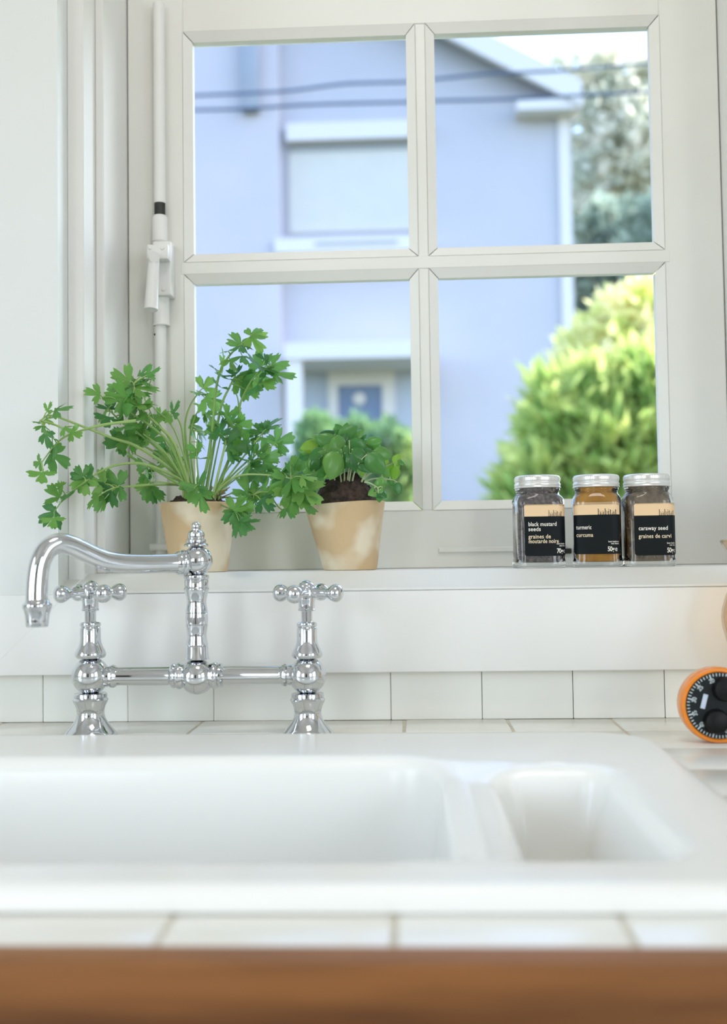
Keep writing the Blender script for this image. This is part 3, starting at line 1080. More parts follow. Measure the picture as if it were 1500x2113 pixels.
# stems: depth offset at the tip, thickness, polyline, leaf centres with size (survey units: 2.5 per photograph pixel from 40, 640)
STEMS = [
    (-0.02, 1.0, [(935, 960), (975, 760), (1000, 560), (1012, 420), (1042, 300), (1100, 215), (1160, 165), (1200, 130)],
     [(1218, 108, 80), (1128, 150, 85), (1222, 172, 85), (1150, 192, 70), (1068, 208, 50), (1045, 258, 75), (1100, 275, 72), (1158, 248, 85), (998, 296, 48)]),
    (0.0, 1.1, [(960, 960), (1000, 720), (1040, 500), (1085, 395), (1115, 335)],
     [(1060, 352, 85), (1102, 325, 70), (1148, 345, 90), (1190, 385, 95), (1200, 425, 70), (1030, 395, 60), (1145, 380, 70)]),
    (-0.01, 1.0, [(1010, 950), (1100, 720), (1135, 560), (1140, 480), (1190, 375), (1250, 300)],
     [(1232, 250, 95), (1240, 298, 110), (1292, 312, 75), (1262, 358, 90), (1240, 402, 90), (1282, 392, 70), (1335, 280, 80), (1358, 335, 95), (1275, 245, 60)]),
    (0.01, 0.7, [(1040, 900), (1120, 640), (1130, 480), (1105, 400)], [(1120, 378, 60)]),
    (0.0, 1.0, [(1000, 960), (1060, 700), (1078, 600)], [(1080, 572, 110), (1160, 588, 75), (1152, 635, 95), (1110, 540, 80), (1125, 700, 105), (1070, 520, 60)]),
    (0.02, 0.9, [(885, 900), (862, 700), (856, 580), (882, 490), (930, 420)], [(945, 440, 55), (970, 380, 75), (988, 478, 85), (1015, 470, 70), (920, 425, 50)]),
    (0.03, 0.8, [(905, 920), (880, 680), (902, 560), (940, 495)], [(960, 525, 85), (912, 608, 85), (948, 640, 70), (1035, 640, 95), (945, 690, 60), (985, 560, 70)]),
    (0.0, 0.9, [(865, 900), (850, 700), (832, 590), (795, 530)], [(806, 508, 75), (738, 552, 85)]),
    (-0.03, 1.1, [(880, 930), (800, 690), (720, 600), (640, 520), (600, 450), (590, 380)],
     [(530, 352, 85), (582, 372, 80), (632, 352, 85), (640, 308, 75), (690, 322, 70), (645, 398, 95), (600, 440, 95), (560, 420, 95), (500, 405, 90), (620, 482, 100), (650, 500, 85), (545, 470, 100), (575, 510, 90)]),
    (-0.055, 0.9, [(870, 920), (780, 700), (680, 600), (560, 520), (490, 455), (425, 448)], [(385, 425, 72), (500, 452, 95), (535, 500, 100)]),
    (-0.05, 1.0, [(860, 920), (740, 740), (620, 640), (530, 580), (460, 510)], [(438, 520, 85), (472, 498, 95), (452, 572, 85), (420, 548, 60), (545, 525, 90), (600, 555, 90), (560, 610, 80)]),
    (-0.02, 1.0, [(850, 900), (760, 780), (640, 700), (560, 680)], [(515, 645, 85), (490, 690, 105), (545, 690, 85), (600, 685, 85), (640, 590, 80), (690, 645, 75), (650, 655, 90), (570, 645, 90), (620, 630, 80)]),
    (-0.125, 1.1, [(850, 900), (740, 790), (600, 700), (480, 660), (300, 590), (165, 543), (110, 570)], [(156, 500, 55), (216, 505, 90), (128, 612, 60), (140, 670, 80), (248, 612, 55), (290, 640, 55), (100, 580, 40), (148, 570, 45)]),
    (-0.13, 0.8, [(600, 570), (440, 590), (340, 615), (240, 650), (180, 700), (115, 785)], [(88, 792, 60), (118, 865, 85), (182, 728, 90), (212, 765, 105), (170, 655, 50)]),
    (-0.11, 1.0, [(860, 900), (720, 820), (600, 790), (480, 805), (380, 855), (340, 885)], [(318, 862, 100), (335, 900, 80), (310, 835, 60)]),
    (-0.125, 0.6, [(340, 885), (280, 930), (220, 985), (180, 1040)], [(188, 942, 85), (240, 972, 75), (285, 928, 55), (152, 1060, 90), (175, 1098, 80), (200, 905, 50)]),
    (-0.09, 0.9, [(850, 910), (700, 900), (560, 910), (490, 915)], [(398, 888, 85), (482, 868, 100), (490, 940, 90), (442, 962, 95), (420, 1002, 80), (375, 982, 75), (440, 900, 80)]),
    (0.0, 0.7, [(850, 900), (740, 850), (660, 805)], [(640, 812, 70), (692, 838, 85), (715, 815, 60), (660, 850, 60)]),
    (0.02, 0.6, [(840, 900), (700, 800), (590, 740)], [(572, 762, 70)]),
    (-0.02, 0.6, [(840, 910), (760, 890), (690, 885)], [(660, 935, 105), (690, 955, 80), (640, 905, 60)]),
    (0.0, 0.8, [(1000, 960), (1080, 870), (1200, 760), (1320, 690)], [(1365, 672, 90), (1332, 655, 65), (1340, 710, 45)]),
    (0.01, 0.8, [(1010, 950), (1100, 830), (1200, 700), (1250, 640)], [(1300, 580, 90), (1240, 610, 65), (1222, 648, 80), (1200, 675, 95), (1265, 685, 90), (1280, 600, 60), (1220, 700, 80)]),
    (-0.01, 0.8, [(1010, 960), (1120, 850), (1190, 790)], [(1172, 768, 85), (1202, 740, 95), (1222, 800, 85), (1282, 762, 85), (1312, 748, 75), (1192, 832, 85), (1292, 822, 90), (1300, 855, 70), (1230, 850, 80), (1250, 720, 70)]),
    (-0.055, 0.8, [(1010, 955), (1120, 858), (1280, 850), (1400, 868)], [(1396, 782, 70), (1440, 820, 90), (1372, 860, 95), (1425, 890, 110), (1470, 900, 120), (1400, 940, 120), (1450, 960, 120), (1350, 900, 100), (1340, 850, 80),
                                                                      (1500, 950, 110), (1420, 1000, 90), (1480, 1010, 90), (1380, 970, 95), (1490, 860, 80), (1530, 890, 80), (1420, 790, 60)]),
    (-0.03, 0.7, [(1010, 970), (1130, 970), (1210, 950)], [(1170, 912, 85), (1202, 950, 90), (1242, 930, 85), (1292, 922, 85), (1270, 1000, 75), (1200, 1000, 85), (1320, 940, 80), (1150, 960, 80), (1250, 960, 80)]),
    (-0.06, 0.7, [(980, 975), (1050, 1010), (1110, 1035)], [(1135, 1000, 90), (1120, 1082, 90), (1165, 1020, 80), (1172, 1110, 95), (1140, 1115, 90), (1105, 1050, 60), (1150, 1060, 85)]),
    (-0.02, 0.6, [(1100, 935), (1280, 960), (1340, 1020), (1390, 1040)], [(1395, 1040, 60), (1350, 1050, 50)]),
    (-0.07, 0.8, [(950, 970), (945, 930), (925, 900)], [(900, 945, 100), (938, 985, 95), (930, 880, 100), (885, 930, 60)]),
    (0.0, 0.7, [(850, 930), (790, 700), (700, 560)], [(740, 540, 50)]),
    (0.02, 0.7, [(880, 920), (780, 740), (660, 490), (640, 430)], [(655, 560, 80)]),
    (0.0, 0.7, [(930, 940), (915, 760), (920, 640)], [(900, 720, 60), (940, 770, 60)]),
    (0.0, 0.8, [(980, 950), (1010, 780), (1040, 640)], [(1045, 600, 75), (1010, 650, 80)]),
    (0.03, 0.8, [(870, 930), (790, 820), (720, 760)], [(730, 745, 70), (790, 720, 50), (820, 775, 55)]),
    (-0.04, 0.9, [(870, 940), (760, 860), (640, 790), (560, 790)], []),
    (0.0, 0.9, [(965, 960), (985, 800), (990, 620)], [(980, 600, 60)]),
    (0.0, 0.8, [(1020, 950), (1060, 840), (1170, 700)], [(1140, 690, 80), (1100, 690, 80)]),
    (-0.03, 1.0, [(880, 950), (800, 800), (720, 700), (640, 640)], [(650, 610, 70)]),
    (0.04, 0.8, [(1030, 960), (1090, 890), (1180, 830)], [(1200, 800, 70)]),
    (0.0, 0.6, [(900, 930), (800, 620), (690, 500), (660, 420)], [(690, 330, 45)]),
]


def zpx(x, y):
    return 40 + x / 2.5, 640 + y / 2.5


for dep, thick, line, leaves in STEMS:
    n = len(line)
    P = []
    start_dep = 0.0
    if line[0][1] < 900 and line[0][0] < 700:
        start_dep = dep
    jit = rp.uniform(-0.018, 0.018)
    for i, (x, y) in enumerate(line):
        t = i / (n - 1)
        dd = start_dep + (dep - start_dep) * t ** 0.8 + jit * (1 - t)
        px, py = zpx(x, y)
        P.append(at(px, py, YP + dd))
    if line[0][1] >= 880 and 820 < line[0][0] < 1060:          # root the stem in the soil
        P = [P[0] + Vector((0, 0, -0.02))] + P
    sp = spline(P, 5)
    m = len(sp)
    r0 = 0.0020 * thick
    b = MB().tube(sp, [r0 * (1 - 0.62 * i / (m - 1)) for i in range(m)], 7)
    for lx, ly, size in leaves:
        px, py = zpx(lx, ly)
        c = at(px, py, YP + dep + rp.uniform(-0.014, 0.014))
        att = min(sp[m // 3:], key=lambda q: (q - c).length)
        d = c - att
        size_m = 1.2 * size / 2.5 * scale_at(c)
        if d.length < 0.25 * size_m:
            d = (sp[-1] - sp[-3]).normalized() + Vector((rp.uniform(-1, 1), 0, rp.uniform(-1, 1))) * 0.8
        dn = d.normalized()
        dn = (dn + Vector((0, rp.uniform(-0.5, 0.3), rp.uniform(-0.15, 0.1)))).normalized()
        base = c - dn * size_m * 0.42
        mid = att.lerp(base, 0.5) + Vector((0, 0, 0.001))
        if (base - att).length > 0.002:
            b.tube([att, mid, base], [0.0007, 0.0006, 0.0005], 5)
        put_leaf('leaf', rp.choice(PL), base, dn, size_m * rp.uniform(0.86, 1.02), par, rp)
    obj('stem', b, M['stem'], par)
# dry cut stems at the crown
b = MB()
for k in range(26):
    x, y = rp.uniform(960, 1075), rp.uniform(950, 985)
    p0 = at(*zpx(rp.uniform(940, 1000), 985), YP + rp.uniform(-0.02, 0.02))
    p1 = at(*zpx(x + rp.uniform(0, 30), y - rp.uniform(10, 60)), YP + rp.uniform(-0.03, 0.02))
    b.tube([p0 + Vector((0, 0, -0.004)), p0.lerp(p1, 0.5), p1], [0.0009, 0.0008, 0.0006], 5)
tag(obj('dry_stems', b, M['drystem'], par), 'dry straw coloured stubs at the crown', kind='stuff')

# --- basil
pb = at(721, 1181, YP)
bas = thing('potted_basil', 'basil with rounded leaves in a leaning pale clay pot', 'potted plant', (pb.x, YP, SILL))
zt_b = at(714, 1041, YP).z
s = scale_at(pb)
obj('pot', pot_mesh(pb.x + 3 * s, YP, SILL, 55 * s, 83 * s, zt_b - SILL, (-10 * s, 0), 0.06, seed=5), M['terracotta'], bas)
obj('soil', soil_mesh((pb.x - 7 * s, YP, zt_b - 0.003), 72 * s, 0.034, 8.3, tilt=0.05, amp=0.006), M['soil'], bas)
BL = [basil_leaf(k, M['basil']) for k in range(5)]
BP = [basil_leaf(k + 20, M['basil_pale']) for k in range(2)]
rb_ = random.Random(5)


def bpx(x, y):
    return 560 + x / 4.6875, 840 + y / 4.6875


# x, y of the blade centre, blade length, direction in the picture plane (degrees, 0 right, 90 up), depth, 'p' pale
BAS = [(565, 240, 150, 160, .01, ''), (600, 265, 110, 20, .02, ''), (540, 330, 190, 150, -.015, ''), (365, 370, 160, 190, -.005, 'p'), (400, 350, 130, 120, .01, ''), (750, 262, 190, 30, .0, ''),
       (710, 300, 120, 150, .01, ''), (668, 385, 210, 285, -.025, ''), (835, 400, 195, 315, -.022, ''), (895, 345, 130, 20, .01, ''), (990, 330, 135, 15, .0, ''), (1005, 395, 120, 0, .015, ''),
       (1085, 445, 160, 345, -.01, ''), (1005, 550, 220, 310, -.03, ''), (620, 560, 250, 262, -.04, ''), (560, 520, 200, 240, -.035, ''), (490, 500, 150, 250, -.02, ''), (430, 445, 150, 215, -.02, ''),
       (310, 515, 140, 200, -.01, ''), (372, 595, 160, 260, -.015, ''), (455, 605, 180, 265, -.01, ''), (795, 470, 150, 280, -.01, ''), (870, 530, 170, 300, -.025, ''), (745, 520, 130, 270, -.02, ''),
       (1225, 505, 110, 60, -.005, 'p'), (1185, 570, 110, 200, .0, 'p'), (1190, 640, 120, 265, -.01, 'p'), (1265, 530, 70, 330, -.005, ''), (1070, 505, 120, 340, .01, 'p'), (1050, 745, 120, 80, -.03, ''), (1005, 800, 140, 200, -.035, ''),
       (1060, 820, 130, 330, -.035, ''), (1110, 620, 140, 300, .03, ''), (510, 640, 90, 260, .015, 'p'), (885, 620, 110, 300, .02, 'p'), (1035, 880, 80, 270, -.035, ''), (330, 450, 120, 190, .01, ''), (745, 340, 130, 270, .005, ''),
       (640, 320, 140, 90, .0, ''), (480, 390, 150, 200, .0, ''), (600, 420, 160, 250, -.005, ''), (930, 460, 140, 320, .0, ''), (700, 440, 150, 240, -.01, ''), (820, 310, 120, 60, .02, ''), (1230, 790, 110, 280, .02, ''), (1170, 720, 100, 300, .03, ''),
       (540, 450, 130, 210, -.01, ''), (780, 560, 110, 250, .0, ''), (520, 275, 120, 170, .015, ''), (450, 330, 130, 140, .01, ''), (860, 290, 110, 40, .015, ''), (930, 390, 130, 20, .0, ''), (720, 200, 90, 80, .02, ''), (590, 470, 150, 280, -.02, ''), (690, 545, 150, 275, -.015, ''), (900, 480, 150, 335, -.015, ''), (330, 400, 130, 180, .0, ''), (410, 520, 140, 230, -.02, ''), (1030, 470, 120, 350, .01, ''), (640, 250, 110, 110, .015, ''), (760, 400, 130, 280, -.015, ''), (560, 390, 150, 190, -.02, ''), (700, 520, 140, 262, -.03, ''), (620, 480, 160, 235, -.032, ''), (800, 530, 160, 290, -.03, ''), (760, 450, 160, 300, -.026, ''), (860, 460, 170, 325, -.028, ''), (540, 590, 130, 245, -.03, ''), (900, 560, 150, 318, -.026, ''), (690, 330, 150, 60, -.01, ''), (800, 340, 140, 20, -.01, ''), (460, 300, 130, 150, -.005, ''), (950, 420, 140, 340, -.015, ''), (420, 560, 130, 235, -.022, ''), (840, 250, 110, 45, .01, ''), (660, 215, 110, 120, .01, ''), (250, 560, 90, 230, .0, ''), (660, 480, 140, 300, .0, '')]
bst = {}
CR = [(700, 790), (685, 785), (655, 790), (730, 770), (745, 765), (778, 762), (715, 800)]
hubs = []
for (x0, y0), (xm, ym), (x1, y1), dep in (((655, 785), (620, 720), (590, 650), -.026), ((688, 785), (675, 720), (655, 590), -.026), ((712, 805), (706, 700), (708, 570), -.026), ((728, 775), (740, 680), (755, 570), -.026),
                                          ((742, 765), (756, 690), (775, 580), -.026), ((776, 765), (790, 680), (830, 560), -.026), ((690, 770), (650, 600), (520, 430), .0), ((720, 770), (700, 560), (660, 350), .01),
                                          ((735, 770), (760, 560), (800, 380), .01), ((765, 760), (850, 640), (960, 450), .01), ((870, 670), (930, 620), (1010, 585), -.025), ((900, 670), (960, 740), (1030, 780), -.035),
                                          ((690, 780), (560, 640), (420, 500), .0), ((780, 760), (960, 640), (1190, 540), .0), ((700, 780), (520, 620), (330, 480), .01), ((740, 770), (960, 700), (1150, 700), .02)):
    P = [at(*bpx(x0, y0), YP + dep * 0.4 - 0.008) + Vector((0, 0, -0.006)), at(*bpx(xm, ym), YP + dep * 0.7), at(*bpx(x1, y1), YP + dep)]
    sp = spline(P, 6)
    b = MB().tube(sp, [0.0011 - 0.0004 * i / (len(sp) - 1) for i in range(len(sp))], 7)
    hubs.append([sp, b])
for x, y, ln, ang, dep, pale in BAS:
    c = at(*bpx(x, y), YP + dep)
    L = 1.15 * ln / 4.6875 * scale_at(c)
    a = math.radians(ang)
    d = Vector((math.cos(a), rb_.uniform(-0.45, 0.1), math.sin(a))).normalized()
    base = c - d * L * 0.5
    hs, hb = min(hubs, key=lambda h: min((q - base).length for q in h[0][2:]))
    att = min(hs[2:], key=lambda q: (q - base).length)
    if 0.002 < (att - base).length < 0.06:
        hb.tube([att, att.lerp(base, 0.5) + Vector((0, 0, 0.001)), base], [0.0007, 0.0006, 0.0006], 5)
    put_leaf('leaf', rb_.choice(BP if pale else BL), base, d, L, bas, rb_, face=rb_.uniform(0.65, 0.95), tw=0.5)
for sp, b in hubs:
    obj('stem', b, M['palestem'], bas)


# ------------------------------------------------------------------ spice jars
def text_mesh(body, size, bold=0.0, align='LEFT', spacing=1.0, sx=1.0, width=None):
    cu = bpy.data.curves.new('print', 'FONT')
    cu.body = body
    cu.size = size
    cu.offset = bold
    cu.align_x = align
    cu.space_character = spacing
    cu.resolution_u = 3
    o = bpy.data.objects.new('print', cu)
    COL.objects.link(o)
    dg = bpy.context.evaluated_depsgraph_get()
    me = bpy.data.meshes.new_from_object(o.evaluated_get(dg))
    bpy.data.objects.remove(o)
    bpy.data.curves.remove(cu)
    if width:
        sx = width / max(v.co.x for v in me.vertices)
    for v in me.vertices:
        v.co.x *= sx
    return me


def serif_letters(word, h):
    """tall thin serif capitals-free lettering drawn from strokes; returns polygons in the plane"""
    quads = []
    x = 0.0

    def bar(x0, y0, x1, y1):
        quads.append([(x0, y0), (x1, y0), (x1, y1), (x0, y1)])

    def arc(cx, cy, rx, ry, a0, a1, w0, w1, n=8):
        prev = None
        for i in range(n + 1):
            t = i / n
            a = math.radians(a0 + (a1 - a0) * t)
            w = w0 + (w1 - w0) * math.sin(math.pi * t)
            o_ = (cx + rx * math.cos(a), cy + ry * math.sin(a))
            i_ = (cx + (rx - w) * math.cos(a), cy + (ry - w * 0.6) * math.sin(a))
            if prev:
                quads.append([prev[0], o_, i_, prev[1]])
            prev = (o_, i_)
    T, th, xh = 0.105 * h, 0.045 * h, 0.62 * h
    for c in word:
        if c == 'h':
            bar(x + .04 * h, 0, x + .04 * h + T, h)
            bar(x, 0, x + .2 * h, th); bar(x, h - th, x + .1 * h, h)
            arc(x + .25 * h, xh * .62, .17 * h, xh * .38, 0, 180, .03 * h, .05 * h)
            bar(x + .34 * h, 0, x + .34 * h + T, xh * .65)
            bar(x + .29 * h, 0, x + .48 * h, th)
            x += .53 * h
        elif c == 'a':
            arc(x + .19 * h, xh * .66, .15 * h, xh * .34, 10, 170, .03 * h, .05 * h)
            bar(x + .26 * h, .04 * h, x + .26 * h + T, xh * .7)
            arc(x + .17 * h, xh * .27, .15 * h, xh * .29, 60, 300, .05 * h, .085 * h)
            bar(x + .3 * h, 0, x + .4 * h, th)
            x += .45 * h
        elif c == 'b':
            bar(x + .04 * h, 0, x + .04 * h + T, h)
            bar(x, h - th, x + .1 * h, h)
            arc(x + .22 * h, xh * .5, .19 * h, xh * .5, -130, 130, .03 * h, .09 * h, 12)
            x += .48 * h
        elif c == 'i':
            bar(x + .06 * h, 0, x + .06 * h + T, xh)
            bar(x, 0, x + .2 * h, th); bar(x, xh - th, x + .1 * h, xh)
            bar(x + .05 * h, .8 * h, x + .05 * h + T * 1.2, .9 * h)
            x += .26 * h
        elif c == 't':
            bar(x + .06 * h, .04 * h, x + .06 * h + T, .82 * h)
            bar(x, xh - th, x + .22 * h, xh)
            arc(x + .16 * h, .1 * h, .1 * h, .1 * h, 180, 340, .04 * h, .05 * h)
            x += .3 * h
    return quads, x


def make_jar(px, pw, yrow, YJ, rot, lines, grams, small, content, label, cu0, ll, lr, ltop, lsplit, lbot):
    """px: centre column, pw: half width in pixels"""
    c = at(px, yrow, YJ)
    s = scale_at(c)
    z0 = SILL
    jar = thing('spice_jar', label, 'jar', (c.x, YJ, z0), 'spice jars on the window sill')
    a = pw * s
    H = 189 * s
    n = 5.0
    Rz = Matrix.Translation(Vector((c.x, YJ, 0))) @ Matrix.Rotation(rot, 4, 'Z')

    def zz(y):                               # survey rows measured from the foot (1172) on the first jar
        return z0 + (1172.3 - y) * s
    # glass: outer then inner skin
    m = MB()
    outer = [(0, z0 + 0.0006, 2), (a * .86, z0 + 0.0006, n), (a * .95, z0, n), (a * 1.0, z0 + .0015, n), (a * 1.0, z0 + .005, n), (a * .965, z0 + .0095, n), (a * .965, zz(1050), n), (a * .995, zz(1041), n), (a * .975, zz(1034), 4.5), (a * .93, zz(1028), 3.6),
             (a * .87, zz(1023), 2.6), (a * .85, zz(1020), 2), (a * .85, zz(1016.5), 2), (a * .895, zz(1014.5), 2), (a * .895, zz(1011), 2), (a * .85, zz(1009), 2), (a * .85, zz(987), 2)]
    t_ = 0.0018
    inner = [(a * .85 - t_, zz(987), 2), (a * .85 - t_, zz(1020), 2), (a * .93 - t_, zz(1029), 3.6), (a * .965 - t_, zz(1041), n), (a * .955 - t_, zz(1060), n), (a * .95 - t_, z0 + .0095, n), (a * .9 - t_, z0 + .0052, n), (0, z0 + .0048, 2)]

    def skin(seq, seg=64):
        rings = []
        for r, z, p in seq:
            if r == 0:
                rings.append([m.bm.verts.new(Rz @ Vector((0, 0, z)))])
                continue
            ring = []
            for i in range(seg):
                an = 2 * math.pi * i / seg
                cc, ss = math.cos(an), math.sin(an)
                k = (abs(cc) ** p + abs(ss) ** p) ** (-1 / p)
                ring.append(m.bm.verts.new(Rz @ Vector((r * k * cc, r * k * ss, z))))
            rings.append(ring)
        for A, B in zip(rings, rings[1:]):
            for i in range(seg):
                j = (i + 1) % seg
                if len(A) == 1:
                    m.bm.faces.new((A[0], B[j], B[i]))
                elif len(B) == 1:
                    m.bm.faces.new((A[i], A[j], B[0]))
                else:
                    m.bm.faces.new((A[i], A[j], B[j], B[i]))
    skin(outer + inner)
    obj('glass_body', m, M['glass'], jar, deg=50)
    # contents
    e = 0.0003
    m = MB()
    ci = [(0, z0 + .0053, 2), (a * .9 - t_ - e, z0 + .0056, n), (a * .95 - t_ - e, z0 + .010, n), (a * .955 - t_ - e, zz(1060), n), (a * .965 - t_ - e, zz(1042), n), (a * .93 - t_ - e, zz(1030), 3.6), (a * .85 - t_ - e, zz(1021), 2), (a * .85 - t_ - e, zz(1009), 2), (0, zz(1006), 2)]
    skin(ci)
    cm = {'mustard': M['mustard'], 'turmeric': M['turmeric'], 'caraway': M['caraway']}[content]
    o = obj('contents', m, cm, jar, deg=50)
    if content != 'turmeric':
        rnd = random.Random(px)
        m = MB()
        for k in range(1500 if content == 'mustard' else 800):
            an = rnd.uniform(0, 2 * math.pi)
            z = rnd.uniform(z0 + .008, zz(1016))
            p_ = n if z < zz(1040) else (3.6 if z < zz(1028) else 2)
            r = (a * .953 if z < zz(1040) else a * (.91 if z < zz(1028) else .845)) - t_ - 0.0005
            cc, ss = math.cos(an), math.sin(an)
            kk = (abs(cc) ** p_ + abs(ss) ** p_) ** (-1 / p_)
            P = Rz @ Vector((r * kk * cc, r * kk * ss, z))
            if content == 'mustard':
                q = 0.0008
                V = [P + Vector(v) * q for v in ((1, 0, 0), (-1, 0, 0), (0, 1, 0), (0, -1, 0), (0, 0, 1), (0, 0, -1))]
            else:
                ax = Vector((rnd.uniform(-1, 1) * -ss, rnd.uniform(-1, 1) * cc, rnd.uniform(-1, 1))).normalized()
                u = ax.cross(Vector((cc, ss, 0.1))).normalized()
                w = ax.cross(u)
                V = [P + u * .0007, P - u * .0007, P + w * .0005, P - w * .0005, P + ax * .0022, P - ax * .0022]
            m.poly(V, [(0, 2, 4), (2, 1, 4), (1, 3, 4), (3, 0, 4), (2, 0, 5), (1, 2, 5), (3, 1, 5), (0, 3, 5)])
        tag(obj('seeds', m, M['mustard'] if content == 'mustard' else M['caraway2'], o, smooth=False), kind='stuff')
    # lid
    R = 47.4 * s
    lidp = [(R * .93, zz(1009.5)), (R * 1.0, zz(1009)), (R * 1.01, zz(1007.5)), (R * .985, zz(1005.5)), (R * 1.0, zz(1003)), (R * 1.0, zz(1000.5)), (R * .965, zz(998.5)), (R * .965, zz(997)), (R * .985, zz(995.5)), (R * .985, zz(987.5)), (R * .95, zz(984.5)), (R * .9, zz(983.5)), (R * .86, zz(984.3)), (0, zz(984.3))]
    b = MB().lathe(lidp, (c.x, YJ, 0), seg=64)
    for i in range(72):                      # knurled edge
        an = 2 * math.pi * i / 72
        mt = Matrix.Translation(Vector((c.x, YJ, 0))) @ Matrix.Rotation(an, 4, 'Z')
        b.box(R * .975, R * .998, -R * .018, R * .018, zz(994), zz(987.5), mtx=mt)
    obj('lid', b, M['lid'], jar, deg=40)

    # paper label on the front face, bent to the glass
    def front(u, off):
        q = min(abs(u) / (a * .966), 0.985)
        return -(a * .966) * (1 - q ** n) ** (1 / n) - off

    def W(u, v, off):
        return Rz @ Vector((u, front(u, off), z0 + v))
    u0, u1 = ll * s, lr * s
    v0, v1, v2 = (1172.3 - lbot) * s, (1172.3 - lsplit) * s, (1172.3 - ltop) * s
    rc = 0.0016

    def sheet(name, va, vb, material, off, rt, rbm):
        m = MB()
        N = 26
        top_, bot_, tb, bb = [], [], [], []
        for i in range(N + 1):
            u = u0 + (u1 - u0) * i / N
            e_ = min(u - u0, u1 - u)
            k = rc - math.sqrt(max(0, rc * rc - (rc - e_) ** 2)) if e_ < rc else 0
            top_.append(m.bm.verts.new(W(u, vb - (k if rt else 0), off)))
            bot_.append(m.bm.verts.new(W(u, va + (k if rbm else 0), off)))
            tb.append(m.bm.verts.new(W(u, vb - (k if rt else 0), off - 0.00022)))
            bb.append(m.bm.verts.new(W(u, va + (k if rbm else 0), off - 0.00022)))
        for i in range(N):
            m.bm.faces.new((bot_[i], bot_[i + 1], top_[i + 1], top_[i]))
            m.bm.faces.new((bb[i + 1], bb[i], tb[i], tb[i + 1]))
            m.bm.faces.new((top_[i], top_[i + 1], tb[i + 1], tb[i]))
            m.bm.faces.new((bot_[i + 1], bot_[i], bb[i], bb[i + 1]))
        return obj(name, m, material, jar)
    paper = sheet('paper_label', v0, v1, M['black'], 0.0003, False, True)
    tag(paper, 'black lower field of the paper label')
    band = sheet('label_band', v1, v2, M['tan'], 0.0003, True, False)
    tag(band, 'tan upper band of the paper label')

    def ink(me, u, v, material, parent, name='lettering'):
        for vt in me.vertices:
            vt.co = W(u + vt.co.x, v + vt.co.y, 0.00042)
        me.materials.clear()
        me.materials.append(material)
        o = bpy.data.objects.new(name, me)
        COL.objects.link(o)
        o.parent = parent
        return o
    for txt, lx, ly, tone, wpx in lines:          # left edge and base line, rows of the first jar
        me = text_mesh(txt, 11.8 * s, 0.16 * s, spacing=1.05, width=wpx * s)
        ink(me, lx * s, (1172.3 - ly) * s, M['print_white'] if tone else M['print_tan'], paper)
    gx, gy = grams[1], grams[2]
    ink(text_mesh(grams[0], 13.5 * s, 0.25 * s, spacing=0.9, width=13.5 * s), gx * s, (1172.3 - gy) * s, M['print_white'], paper)
    ink(text_mesh('e', 14.5 * s, 0.05 * s, sx=0.72), (gx + grams[3]) * s, (1172.3 - gy) * s, M['print_white'], paper)
    for txt, lx, ly in small:
        ink(text_mesh(txt, 4.4 * s, 0.06 * s, align='RIGHT'), lx * s, (1172.3 - ly) * s, M['print_white'], paper)
    quads, wd = serif_letters('habitat', 12.2 * s)
    me = bpy.data.meshes.new('name_print')
    V, Fc = [], []
    kx = cu0[1] * s / wd
    for q in quads:
        Fc.append(tuple(range(len(V), len(V) + 4)))
        V += [(x * kx, y, 0) for x, y in q]
    me.from_pydata(V, [], Fc)
    ink(me, cu0[0] * s, v1, M['print_dark'], band, 'lettering')
    return jar


YJ = 1.126
make_jar(1112, 51.5, 1172, YJ, math.radians(1.5), [('black mustard', -27, 1088, 1, 57), ('seeds', -27, 1098, 1, 25), ('graines de', -27, 1113, 0, 45), ('moutarde noire', -27, 1122.5, 0, 61)], ('70g', 29.5, 1143, 14),
         [('best before', 50, 1125.5), ('see base', 50, 1129.5)], 'mustard', 'glass jar of dark black mustard seeds with silver lid, leftmost of the jars', (14, 28), -34.5, 50.2, 1044, 1068.5, 1148.5)
make_jar(1233.5, 50.5, 1171, YJ, math.radians(-9.5), [('turmeric', -41.5, 1095.5, 1, 30.5), ('curcuma', -41.5, 1111, 0, 33.5)], ('50g', 20, 1140.5, 14.5),
         [('best before', 42, 1122.5), ('see base', 42, 1126.5)], 'turmeric', 'glass jar of orange yellow turmeric powder with silver lid between the seed jars', (2, 38), -46.5, 45, 1041, 1066.5, 1146)
make_jar(1338, 51, 1170, YJ, math.radians(-3), [('caraway seed', -26, 1099, 1, 58), ('graines de carvi', -26, 1115, 0, 65)], ('50g', 29.5, 1144.5, 14),
         [('best before', 50, 1127), ('see base', 50, 1131)], 'caraway', 'glass jar of brown caraway seeds with silver lid, rightmost of the jars', (15, 31), -34, 50, 1044.5, 1069.5, 1150)

# ------------------------------------------------------------------ kitchen timer
YK = 0.934
tc = at(1481, 1457, YK)
s = scale_at(tc)
RT = 78 * s
tz = ZC + RT * 0.985
timer = thing('kitchen_timer', 'round orange kitchen timer with black numbered dial standing on the tiles', 'timer', (tc.x, YK, ZC))
o_ = Vector((tc.x, YK, tz))
b = MB().lathe([(RT * .84, .002), (RT * .86, 0.0045), (RT * .9, .006), (RT * .96, .0055), (RT * .995, .003), (RT, -.002), (RT * .985, -.011), (RT * .95, -.0145), (RT * .85, -.016), (0, -.016)], o_, (0, -1, 0), 72)
obj('case', b, M['orange'], timer)
b = MB().lathe([(RT * .86, .0), (RT * .872, .0045), (RT * .865, .0054), (RT * .8, .0056), (0, .0056)], o_, (0, -1, 0), 72)
dial = obj('dial', b, M['dial'], timer)
yd = YK - .0056
b = MB()
off = math.radians(106.5 - 20 * 6)
